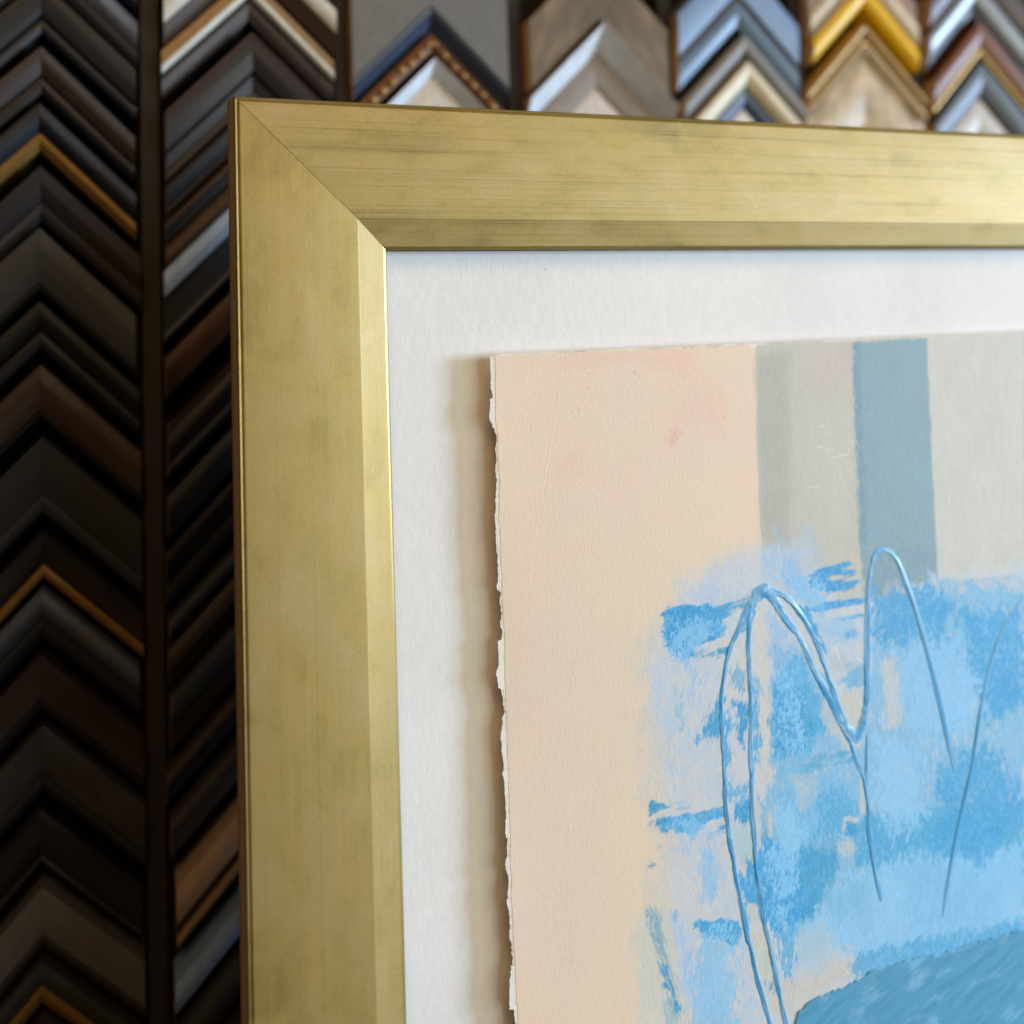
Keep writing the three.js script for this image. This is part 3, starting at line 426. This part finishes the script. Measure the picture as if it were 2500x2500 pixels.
// outline of the painted face: slightly uneven left and top edges
const leftX = y => 0.6 + 1.0 * (noise(y / 26, 3.3) - 0.5) + 0.8 * (noise(y / 5.5, 8.1) - 0.5) + 0.4 * (noise(y / 1.3, 1.9) - 0.5);
const notch = (x, c, w, d) => d * Math.exp(-(((x - c) / w) ** 2));
const topY = x => 0.1 + 0.35 * (noise(x / 18, 5.5) - 0.5) + 0.4 * (noise(x / 2.6, 2.2) - 0.5) + 0.25 * (noise(x / 0.8, 6.2) - 0.5) + notch(x, 146.8, 1.1, 1.7) + 0.9 * Math.exp(-x / 1.6);
{
  const nx = 160, ny = 300, P = [], T = [], I = [];
  for (let j = 0; j <= ny; j++) for (let i = 0; i <= nx; i++) {
    const a = (i / nx) ** 1.15, b = (j / ny) ** 1.0;
    let x = a * SHEET_W, y = b * SHEET_H;
    const lx = leftX(y), ty = topY(x);
    x += lx * Math.max(0, 1 - x / 12); y += ty * Math.max(0, 1 - y / 8);
    const v = mm(SHEET_X + x, SHEET_Y - y, sheetZ(x, y)); P.push(v.x, v.y, v.z); T.push(x / SHEET_W, 1 - y / SHEET_H);
  }
  for (let j = 0; j < ny; j++) for (let i = 0; i < nx; i++) { const a = j * (nx + 1) + i, b = a + 1, c = a + nx + 1, d = c + 1; I.push(a, c, b, b, c, d); }
  const g = new THREE.BufferGeometry();
  g.setAttribute('position', new THREE.Float32BufferAttribute(P, 3)); g.setAttribute('uv', new THREE.Float32BufferAttribute(T, 2)); g.setIndex(I); g.computeVertexNormals();
  mesh('sheet', g, sheetMat, art);
}
// torn fibre layer under the face, showing along the left and top edges
function tornEdge(vertical) {
  const n = vertical ? 1500 : 1300, len = vertical ? SHEET_H : SHEET_W, V = [];
  const ring = t => {
    const fl = Math.floor(t / 13 + 2.2 * noise(t / 30, 4.4)), h = hash(fl, vertical ? 3 : 8);
    let w, in0;
    if (vertical) { w = 1.0 + 3.2 * h * noise(t / 12, 7.7) + 1.3 * (noise(t / 3.6, 1.2) - 0.45) + 0.45 * (noise(t / 0.8, 4.2) - 0.5); in0 = leftX(t); }
    else { w = 0.1 + 0.6 * noise(t / 5, 9.1) + 0.45 * (noise(t / 1.1, 2.7) - 0.4) + notch(t, 146.8, 1.2, 1.7); in0 = topY(t); }
    w = Math.max(vertical ? 0.45 + 0.5 * noise(t / 1.1, 6.6) : 0.08, w);
    const P = (d, dz) => vertical ? mm(SHEET_X + in0 - d, SHEET_Y - t - 0.3, sheetZ(in0, t) + dz) : mm(SHEET_X + t, SHEET_Y - in0 + d, sheetZ(t, in0) + dz);
    const r = 0.34 * (noise(t / 1.6, 12.3) - 0.5), q = 0.32 * (noise(t / 2.9, 3.9) - 0.5);
    return [P(-0.9, -0.14), P(0.02, -0.08), P(0.22 * w, -0.26 + r), P(0.45 * w, -0.1 + q), P(0.72 * w, -0.3 + r), P(w, -0.2 + q), P(w * 0.9, -0.55), P(-1.5, -1.0)];
  };
  let a = ring(vertical ? 0 : leftX(0));
  for (let k = 1; k <= n; k++) { const b = ring(k / n * len); for (let i = 0; i + 1 < a.length; i++) V.push(vertical ? [a[i], a[i + 1], b[i + 1], b[i]] : [b[i], b[i + 1], a[i + 1], a[i]]); a = b; }
  mesh('torn_edge', toCreasedNormals(quads(V), 0.9), tornMat, art);
}
tornEdge(true); tornEdge(false);
// loose fibres standing off the torn edge
for (let k = 0; k < 26; k++) {
  const y = 4 + 330 * rnd(), x = leftX(y) - 0.8 - 0.8 * rnd(), l = 0.5 + 0.9 * rnd(), a = rnd() * 6.28;
  const c = new THREE.CatmullRomCurve3([0, 0.5, 1].map(t => mm(SHEET_X + x - l * t * Math.abs(Math.cos(a)) + 0.5, SHEET_Y - y + l * t * t * Math.sin(a), SHEET_Z - 0.4 + 0.3 * t)));
  mesh('paper_fibre', new THREE.TubeGeometry(c, 5, 0.00006, 4), tornMat, art);
}
mesh('float_mount', (() => { const g = new THREE.BoxGeometry((SHEET_W - 60) / 1000, (SHEET_H - 60) / 1000, 0.0062), c = mm(SHEET_X + SHEET_W / 2, SHEET_Y - SHEET_H / 2, -9.75); g.translate(c.x, c.y, c.z); return g; })(), M(rgb(235, 232, 226), 0.9), art);

// raised cords of squeezed paint
function cordGeometry(data, height, id) {
  const pts = [], wid = [];
  for (let i = 0; i < data.length; i += 3) { pts.push(new THREE.Vector3(data[i], data[i + 1], 0)); wid.push(data[i + 2]); }
  const curve = new THREE.CatmullRomCurve3(pts, false, 'centripetal'), n = pts.length - 1, sub = 9, K = 9, P = [], C = [], I = [];
  const rows = n * sub;
  for (let r = 0; r <= rows; r++) {
    const t = r / rows, c = curve.getPoint(t), tg = curve.getTangent(t), nx = -tg.y, ny = tg.x, f = t * n, i = Math.min(n - 1, Math.floor(f));
    const along = r * 1.3 + id * 31, endFade = Math.min(1, (r + 0.5) / 4, (rows - r + 0.5) / 4) ** 0.5;
    const w = (wid[i] + (wid[i + 1] - wid[i]) * (f - i)) * (0.7 + 0.4 * noise(along / 7, id) + 0.25 * noise(along / 2.6, id + 1)) * (0.4 + 0.6 * endFade), h = 0.45 * height * (0.72 + 0.5 * noise(along / 5, id + 9)) * endFade;
    const lean = 0.35 * (noise(along / 11, id + 4) - 0.5), x0 = c.x + 0.45 * (noise(along / 6, id + 2) - 0.5), y0 = c.y;
    for (let k = 0; k <= K; k++) {
      const a = Math.PI * k / K, o = -Math.cos(a), up = Math.sin(a) ** 0.8 * (1 + 0.25 * Math.sin(3 * a + along / 9)) , x = x0 + nx * o * w, y = y0 + ny * o * w;
      const v = mm(SHEET_X + x, SHEET_Y - y, sheetZ(x, y) - 0.06 + h * up * (1 + lean * o)); P.push(v.x, v.y, v.z);
      const q = fbm(along / 13 + id, o * 1.2 + id), m = 0.9 + 0.2 * noise(along / 3, o * 2);
      const pale = [0.24, 0.57, 0.90], deep = [0.07, 0.39, 0.74], grn = [0.28, 0.54, 0.72], s = step(0.35, 0.7, q), g2 = step(0.55, 0.8, noise(along / 21 + 5, id));
      for (let z = 0; z < 3; z++) C.push(((deep[z] + (pale[z] - deep[z]) * s) * (1 - 0.5 * g2) + grn[z] * 0.5 * g2) * m * 0.86);
      if (r < rows && k < K) { const A = r * (K + 1) + k, B = A + 1, D = A + K + 1, E = D + 1; I.push(A, D, B, B, D, E); }
    }
  }
  const g = new THREE.BufferGeometry();
  g.setAttribute('position', new THREE.Float32BufferAttribute(P, 3)); g.setAttribute('color', new THREE.Float32BufferAttribute(C, 3)); g.setIndex(I); g.computeVertexNormals();
  return g;
}
const cordMat = new THREE.MeshPhysicalMaterial({ color: 0xffffff, vertexColors: true, roughness: 0.38, clearcoat: 0.25, clearcoatRoughness: 0.25, side: THREE.DoubleSide });
CORDS.forEach(([d, h], i) => mesh('paint_cord', cordGeometry(d, h, i + 1), cordMat, art));
// thick layer of paint with a ragged ridge, lower right
{
  const pts = [];
  for (let i = 0; i < PATCH.length; i++) {
    const [x0, y0] = PATCH[i], [x1, y1] = PATCH[(i + 1) % PATCH.length], n = Math.ceil(Math.hypot(x1 - x0, y1 - y0) / 1.2);
    for (let k = 0; k < n; k++) { const t = k / n, x = x0 + (x1 - x0) * t, y = y0 + (y1 - y0) * t; pts.push(new THREE.Vector2(x + 0.9 * (noise(x / 1.7, y / 1.7) - 0.5), -(y + 1.3 * (noise(x / 2.1 + 9, y / 2.1) - 0.5)))); }
  }
  const g = new THREE.ExtrudeGeometry(new THREE.Shape(pts), { depth: 0.55, bevelEnabled: true, bevelThickness: 0.5, bevelSize: 0.4, bevelSegments: 3 });
  const p = g.attributes.position, u = g.attributes.uv;
  for (let i = 0; i < p.count; i++) { const x = p.getX(i), y = -p.getY(i), v = mm(SHEET_X + x, SHEET_Y - y, SHEET_Z - 0.3 + p.getZ(i) * (0.9 + 0.3 * noise(x / 3, y / 3))); p.setXYZ(i, v.x, v.y, v.z); u.setXY(i, x / 120, -y / 120); }
  g.computeVertexNormals();
  const w = 1024, d = new Uint8Array(w * w * 4), bb = new Uint8Array(w * w * 4);
  for (let j = 0; j < w; j++) for (let i = 0; i < w; i++) {
    const X0 = i / w * 120, Y0 = j / w * 120, X = X0 + 4 * fbm(X0 / 30, Y0 / 30), Y = Y0 + 5 * fbm(X0 / 26 + 7, Y0 / 26), a = X * 0.94 + Y * 0.34, b = -X * 0.34 + Y * 0.94, k = 4 * (j * w + i);
    const s = fbm(a / 22, b / 1.6), l = step(0.5, 0.85, fbm4(a / 14 + 4, b / 5)) * (0.5 + 0.5 * noise(a / 1.5, b / 0.8)), m = 0.85 + 0.3 * s;
    const c = [0.10, 0.36, 0.58], q = [0.40, 0.70, 0.95];
    for (let z = 0; z < 3; z++) d[k + z] = toS((c[z] + (q[z] - c[z]) * 0.55 * l) * m);
    d[k + 3] = 255; bb[k] = bb[k + 1] = bb[k + 2] = 255 * (0.6 * s + 0.4 * l); bb[k + 3] = 255;
  }
  mesh('thick_paint', g, M(0xffffff, 0.45, 0, { map: texture(w, w, d, true, true), bumpMap: texture(w, w, bb, false, true), bumpScale: 0.00008 }), art);
}
// small raised dabs
for (const [x, y, a, b] of [[181.5, 389, 0.5, 1.3], [230, 361, 0.4, 1.2], [233, 366, 0.35, 1.0], [221, 371, 0.4, 0.7]]) {
  const g = new THREE.SphereGeometry(1, 12, 8); g.scale(a / 1000, b / 1000, 0.0005); g.rotateZ(0.3); const c = mm(SHEET_X + x, SHEET_Y - y, sheetZ(x, y)); g.translate(c.x, c.y, c.z);
  const q = new Float32Array(g.attributes.position.count * 3); for (let i = 0; i < q.length; i += 3) { q[i] = 0.3; q[i + 1] = 0.62; q[i + 2] = 0.9; } g.setAttribute('color', new THREE.Float32BufferAttribute(q, 3));
  mesh('paint_dab', g, cordMat, art);
}

// ---------------------------------------------------------------- corner samples of moulding on the wall
// move a thing's own origin to a point of it
function rebase(t, o) { t.traverse(m => { if (m.isMesh) m.geometry.translate(-o.x, -o.y, -o.z); }); t.position.copy(o); }
rebase(frame, mm(FRAME_W / 2, -FRAME_H - 2.4, -15)); rebase(art, mm(SHEET_X + SHEET_W / 2, SHEET_Y - SHEET_H, -13)); rebase(matBoard, mm(FRAME_W / 2, -FRAME_H / 2, -14.2));
const mottle = grey(512, 512, (u, v) => 0.84 + 0.16 * fbm4(u * 24, v * 24));
mottle.colorSpace = THREE.SRGBColorSpace;
const burl = grey(512, 512, (u, v) => 0.52 + 0.48 * fbm4(u * 7 + 3, v * 7));
burl.colorSpace = THREE.SRGBColorSpace;
const cutMat = M(rgb(196, 160, 116), 0.85);
const finishes = {};
function finish(c, r = 0.5, m = 0, tex) {
  const k = [...c, r, m, tex].join();
  return finishes[k] ??= M(rgb(...c), r, m, { map: tex === 2 ? burl : mottle });
}
// one arm of a band: a sheared prism from the vertical mitre (x = xc) to the vertical end cut
function bandGeometry(xc, dir, hw, s0, s1, z0, z1, bulge, zBack) {
  const prof = [[s0, zBack], [s0, z0 - 0.6], [s0 - 0.6, z0]];
  if (bulge) for (let k = 1; k < 8; k++) { const t = k / 8; prof.push([s0 - 0.6 + (s1 - s0 + 1.2) * t, z0 + (z1 - z0) * t + bulge * Math.sin(Math.PI * t)]); }
  prof.push([s1 + 0.6, z1], [s1, z1 - 0.6], [s1, zBack]);
  const V = [], U = [], at = (s, z, w) => mm(xc + dir * w, s - w, SAMPLE_Z + z), uv = (s, z, w) => [(w + xc) / 100, (s + z) / 100];
  for (let i = 0; i < prof.length; i++) {
    const [a, za] = prof[i], [b, zb] = prof[(i + 1) % prof.length], q = [at(a, za, 0.06), at(b, zb, 0.06), at(b, zb, hw), at(a, za, hw)], u = [uv(a, za, 0), uv(b, zb, 0), uv(b, zb, hw), uv(a, za, hw)];
    if (dir > 0) { V.push(q); U.push(u); } else { V.push([...q].reverse()); U.push([...u].reverse()); }
  }
  return { g: toCreasedNormals(quads(V, U), 0.28), end: prof.map(([s, z]) => at(s, z, hw)), mitre: prof.map(([s, z]) => at(s, z, 0.06)) };
}
function cap(ring, dir) {
  const c = ring.reduce((a, v) => a.add(v), new THREE.Vector3()).divideScalar(ring.length), p = [];
  for (let i = 0; i < ring.length; i++) { const a = ring[i], b = ring[(i + 1) % ring.length]; for (const v of dir > 0 ? [c, a, b] : [c, b, a]) p.push(v.x, v.y, v.z); }
  const g = new THREE.BufferGeometry(); g.setAttribute('position', new THREE.Float32BufferAttribute(p, 3)); g.setAttribute('uv', new THREE.Float32BufferAttribute(new Float32Array(p.length / 3 * 2), 2)); g.computeVertexNormals(); return g;
}
// bands: [s0, s1, z0, z1, colour, roughness, metalness, bulge, texture, ornament]
function sample(col, label, bands, jx = 0, hw = 56) {
  const t = thing('moulding_sample', label, 'moulding sample', 'corner samples of frame moulding on the wall');
  const xc = COLS[col] + jx + 2.4 * (rnd() - 0.5);
  hw += 3 * (rnd() - 0.5);
  for (const dir of [-1, 1]) {
    let arm;
    for (const [s0, s1, z0, z1, c, r, m, bulge = 0, tex, orn] of bands) {
      const b = bandGeometry(xc, dir, hw, s0, s1, z0, z1, bulge, WALL_Z - SAMPLE_Z + 0.2), mat = finish(c, r, m, tex);
      const part = mesh(arm ? 'step' : 'arm', mergeGeometries([b.g, cap(b.mitre, -dir)]), mat, arm ?? t);
      arm ??= part;
      mesh('cut_end', cap(b.end, dir), cutMat, arm);
      if (orn) {
        const gs = [], st = orn === 'rope' ? 2.6 : orn === 'lace' ? 3.2 : 7, sm = (s0 + s1) / 2, z = (z0 + z1) / 2 + bulge;
        for (let w = 2; w < hw - 1; w += st) {
          const g = new THREE.SphereGeometry(1, 8, 6), k = orn === 'leaf' ? 0.75 + 0.5 * rnd() : 1, p = mm(xc + dir * w, (orn === 'leaf' ? sm + 3 * (rnd() - 0.5) : orn === 'rope' ? s0 : s1) - w, SAMPLE_Z + z);
          g.scale(...(orn === 'leaf' ? [0.0036 * k, 0.0026 * k, 0.0024 * k] : orn === 'lace' ? [0.0008, 0.0045, 0.0016] : [0.001, 0.0014, 0.0016])); g.rotateZ(dir * -0.75); g.translate(p.x, p.y, p.z); gs.push(g);
        }
        const om = orn === 'leaf' ? finish([176, 132, 66], 0.4, 0.5) : orn === 'lace' ? finish([226, 208, 178], 0.6, 0) : mat;
        mesh('ornament', mergeGeometries(gs), om, arm);
      }
    }
  }
  rebase(t, mm(xc, bands[0][0], SAMPLE_Z));
  t.rotation.z = 0.022 * (rnd() - 0.5);                        // hung slightly crooked
}
// column above and beside the frame's outer corner, frame shade put into darker colours
sample(1, 'tan and black corner sample at the very top of the column above the frame corner', [[212, 196, 0, -2, [71, 57, 39], 0.5, 0], [196, 181, -3, -8, [24, 19, 17], 0.5, 0]]);
sample(1, 'cream and brown corner sample second from the top above the frame corner', [[177, 161, 0, -1, [206, 196, 176], 0.5, 0, 1.5], [161, 146, -2, -7, [62, 42, 30], 0.5, 0]]);
sample(1, 'corner sample with a pale cream rib between tan and taupe, above the purple brown one', [[141.5, 133.5, -1, 0, [150, 116, 74], 0.5, 0.2], [133.5, 126.5, 0, 0, [220, 216, 198], 0.45, 0, 1.5], [126.5, 122.5, -4, -4, [35, 32, 30], 0.6, 0], [122.5, 111.5, -3, -7, [83, 74, 69], 0.5, 0, 1]]);
sample(1, 'wide dark purple brown corner sample whose peak shows just above the gold frame corner', [[101, 98, 1, 1.5, [72, 54, 50], 0.4, 0.1], [98, 75, 1.5, -1, [42, 34, 33], 0.42, 0.1, 1], [75, 73, -6, -6, [10, 9, 9], 0.6, 0], [73, 61.5, -3, -6, [54, 51, 49], 0.5, 0], [61.5, 55.5, -6, -7, [83, 74, 62], 0.5, 0, 1]]);
sample(1, 'dark teal corner sample with a grey lower rib, just under the purple brown one', [[52, 38.5, 0, -2, [26, 35, 42], 0.4, 0.1, 1], [38.5, 32, -4, -6, [58, 54, 54], 0.5, 0, 1]]);
sample(1, 'dark walnut corner sample with two copper brown ribs', [[30, 23, 0, 0, [70, 50, 34], 0.45, 0.2, 1.2], [23, 13.5, -5, -7, [22, 13, 8], 0.6, 0], [13.5, 0, -4, -2, [58, 39, 24], 0.45, 0.15, 1]]);
sample(1, 'pale silver corner sample with window blue put into its colour and charcoal inner slope beside the gold frame', [[-2, -19, -1, 1, [150, 192, 255], 0.38, 0.1, 1], [-19, -41, -2, -6, [54, 59, 65], 0.45, 0.1], [-41, -47.5, -6, -6, [66, 77, 79], 0.45, 0.1, 1]]);  // blue of the window light is put into the upper rib's colour
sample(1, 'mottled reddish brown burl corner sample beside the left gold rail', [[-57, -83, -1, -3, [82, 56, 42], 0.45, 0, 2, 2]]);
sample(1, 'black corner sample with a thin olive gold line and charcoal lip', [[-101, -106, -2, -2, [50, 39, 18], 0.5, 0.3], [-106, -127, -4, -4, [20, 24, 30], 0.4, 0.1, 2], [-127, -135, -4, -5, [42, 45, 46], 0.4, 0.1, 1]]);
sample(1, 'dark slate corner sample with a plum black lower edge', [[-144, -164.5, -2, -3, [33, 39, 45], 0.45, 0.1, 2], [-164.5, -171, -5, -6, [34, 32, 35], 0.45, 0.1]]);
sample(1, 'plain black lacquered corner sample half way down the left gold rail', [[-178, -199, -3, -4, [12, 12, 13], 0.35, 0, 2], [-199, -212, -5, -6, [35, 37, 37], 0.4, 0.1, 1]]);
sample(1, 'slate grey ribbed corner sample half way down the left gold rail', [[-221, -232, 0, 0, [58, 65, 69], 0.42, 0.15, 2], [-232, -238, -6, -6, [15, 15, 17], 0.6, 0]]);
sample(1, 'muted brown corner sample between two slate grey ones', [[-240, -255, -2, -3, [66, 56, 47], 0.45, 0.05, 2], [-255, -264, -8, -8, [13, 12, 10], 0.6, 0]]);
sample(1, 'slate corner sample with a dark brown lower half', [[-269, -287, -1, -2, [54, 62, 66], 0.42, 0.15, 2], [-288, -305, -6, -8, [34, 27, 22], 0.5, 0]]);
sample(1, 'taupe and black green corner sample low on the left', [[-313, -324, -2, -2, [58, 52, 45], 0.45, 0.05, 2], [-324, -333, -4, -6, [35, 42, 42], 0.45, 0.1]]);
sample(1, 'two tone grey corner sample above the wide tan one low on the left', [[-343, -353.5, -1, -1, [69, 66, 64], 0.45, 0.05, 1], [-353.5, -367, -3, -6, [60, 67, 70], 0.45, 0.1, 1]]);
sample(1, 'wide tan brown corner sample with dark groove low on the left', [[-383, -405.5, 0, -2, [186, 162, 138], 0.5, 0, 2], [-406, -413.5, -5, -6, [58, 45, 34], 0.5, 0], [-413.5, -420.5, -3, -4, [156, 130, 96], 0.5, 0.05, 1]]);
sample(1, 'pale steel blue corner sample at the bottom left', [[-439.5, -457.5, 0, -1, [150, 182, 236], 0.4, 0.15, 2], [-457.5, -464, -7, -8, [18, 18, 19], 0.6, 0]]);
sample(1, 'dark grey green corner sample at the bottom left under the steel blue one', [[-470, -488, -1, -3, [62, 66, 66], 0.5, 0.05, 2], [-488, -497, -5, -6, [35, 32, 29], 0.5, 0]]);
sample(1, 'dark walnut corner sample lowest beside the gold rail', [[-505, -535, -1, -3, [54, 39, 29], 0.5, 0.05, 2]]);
// column above the left part of the top rail
sample(2, 'very wide flat charcoal corner sample with a rope edge', [[214, 130, -1, -1, [112, 110, 104], 0.55, 0], [130, 125.5, -1, -2, [70, 76, 82], 0.5, 0, 0, 0, 'rope']], 0, 57);
sample(2, 'navy blue glossy corner sample under the wide charcoal one', [[125, 112, -1, -9, [70, 82, 104], 0.3, 0.25]], 0, 57);
sample(2, 'copper brown corner sample with carved leaf beads', [[111, 97, -3, -4, [104, 64, 34], 0.45, 0.3, 1.5, 0, 'leaf']], 0, 57);
sample(2, 'white corner sample with a cream centre, lowest in its column', [[93, 81, -1, -9, [236, 240, 244], 0.35, 0], [81, 40, -10, -12, [214, 208, 192], 0.45, 0.2, 2]], 0, 55);
// third column
sample(3, 'flat mottled khaki brown corner sample with clipped shoulders', [[184, 131, 0, -1, [146, 122, 90], 0.55, 0, 0, 2]], 0, 59);
sample(3, 'bright white corner sample with a steep inner slope', [[128, 109, 3, -13, [240, 242, 244], 0.35, 0]], 3, 60);
sample(3, 'matt taupe corner sample with a pale beige centre', [[108.5, 82, -13, -14, [150, 136, 122], 0.55, 0, 1], [82, 48, -16, -17, [226, 212, 198], 0.6, 0, 1]], 1, 56);
// fourth column
sample(4, 'wide pale blue corner sample with slate inner face', [[196, 163, 0, -1, [138, 164, 196], 0.42, 0.1, 1], [163, 157, -4, -4, [96, 84, 76], 0.6, 0], [157, 135, -2, -5, [104, 124, 142], 0.42, 0.1, 2]]);
sample(4, 'mid grey corner sample with a brown inner groove', [[128, 113, 0, -2, [146, 142, 136], 0.45, 0.05, 2], [113, 106.5, -6, -7, [112, 94, 80], 0.5, 0]], 3);
sample(4, 'ivory corner sample with amber streaks at its peak', [[106, 88, 0, -5, [246, 232, 196], 0.42, 0, 2, 0]], 6);
sample(4, 'navy corner sample around a small ivory centre, lowest in its column', [[86, 70, -6, -10, [66, 76, 96], 0.42, 0.1, 1], [70, 46, -11, -12, [232, 224, 206], 0.5, 0, 1]], 5);
// fifth column
sample(5, 'cream corner sample with a brown laced edge at the top right', [[226, 206, -1, -1, [160, 124, 96], 0.55, 0], [206, 187, 0, -2, [226, 206, 172], 0.5, 0, 2, 0, 'lace']], 0, 58);
sample(5, 'bright yellow corner sample', [[183, 163, 0, -2, [255, 200, 0], 0.4, 0, 3]], 0, 56);
sample(5, 'antique gold ribbed corner sample with a marbled cream centre', [[146, 139.5, 0, 0, [216, 182, 122], 0.45, 0.2, 1], [139.5, 133, -4, -4, [158, 122, 50], 0.45, 0.3, 0], [133, 126, -1, -3, [210, 176, 118], 0.45, 0.2, 1, 0, 'lace'], [126, 60, -5, -9, [244, 214, 164], 0.5, 0, 3, 2]], 0, 60);
// sixth column
sample(6, 'dark walnut corner sample at the upper right edge', [[232, 204, 0, -3, [90, 62, 44], 0.45, 0, 2]]);
sample(6, 'pewter corner sample with a black lip at the right edge', [[198, 176, 0, -4, [150, 152, 154], 0.4, 0.4, 2], [176, 166, -6, -8, [30, 30, 32], 0.5, 0]]);
sample(6, 'chestnut corner sample with a gold rib at the right edge', [[158, 136, 0, -3, [132, 82, 50], 0.45, 0.05, 2], [136, 129, -3, -3, [206, 166, 92], 0.4, 0.4, 1]]);
sample(6, 'charcoal corner sample lowest at the right edge', [[121, 92, 0, -5, [84, 88, 92], 0.45, 0.1, 2], [92, 60, -8, -10, [210, 200, 184], 0.5, 0, 2]]);
// column at the left edge
const edge = [
  ['olive brown', [110, 92, 62], [52, 44, 36]], ['ivory ribbed', [210, 202, 184], [120, 104, 88]], ['black', [30, 29, 30], [72, 74, 76]], ['chestnut', [128, 80, 50], [52, 32, 22]], ['slate blue', [76, 92, 110], [44, 52, 60]],
  ['plum brown', [84, 62, 60], [130, 112, 96]], ['pewter grey', [122, 124, 126], [52, 54, 56]], ['dark green', [50, 66, 58], [34, 40, 38]], ['copper', [150, 96, 56], [60, 38, 26]], ['graphite', [64, 66, 70], [98, 98, 98]],
  ['walnut', [96, 68, 48], [48, 34, 26]], ['steel blue', [130, 146, 166], [56, 62, 70]], ['mahogany', [104, 56, 42], [40, 24, 20]], ['taupe', [128, 116, 104], [70, 62, 56]], ['ebony', [36, 32, 30], [80, 70, 60]], ['sand', [176, 156, 126], [92, 76, 58]], ['moss grey', [98, 104, 90], [50, 54, 48]], ['russet', [120, 74, 54], [60, 40, 32]], ['ink blue', [52, 60, 80], [34, 38, 48]]];
let edgeTop = 196;
edge.forEach(([n, a, b], i) => {
  const s = edgeTop, w = 12 + 22 * rnd(), w2 = 6 + 8 * rnd(); edgeTop -= w + w2 + 4 + 7 * rnd();
  const shadedTone = q => q.map((v, z) => Math.round((v * 0.5 + 0.5 * (q[0] + q[1] + q[2]) / 3) * [0.54, 0.57, 0.63][z])); a = shadedTone(a); b = shadedTone(b);  // palette darkened as in the frame's shade, cooled against the warm fill
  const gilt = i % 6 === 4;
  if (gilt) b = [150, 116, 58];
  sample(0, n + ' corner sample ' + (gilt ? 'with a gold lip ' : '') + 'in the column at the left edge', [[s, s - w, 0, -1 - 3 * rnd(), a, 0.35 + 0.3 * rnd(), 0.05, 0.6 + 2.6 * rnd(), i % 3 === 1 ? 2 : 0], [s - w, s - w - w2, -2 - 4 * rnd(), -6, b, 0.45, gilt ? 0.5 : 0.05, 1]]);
});

renderer.render(scene, camera);
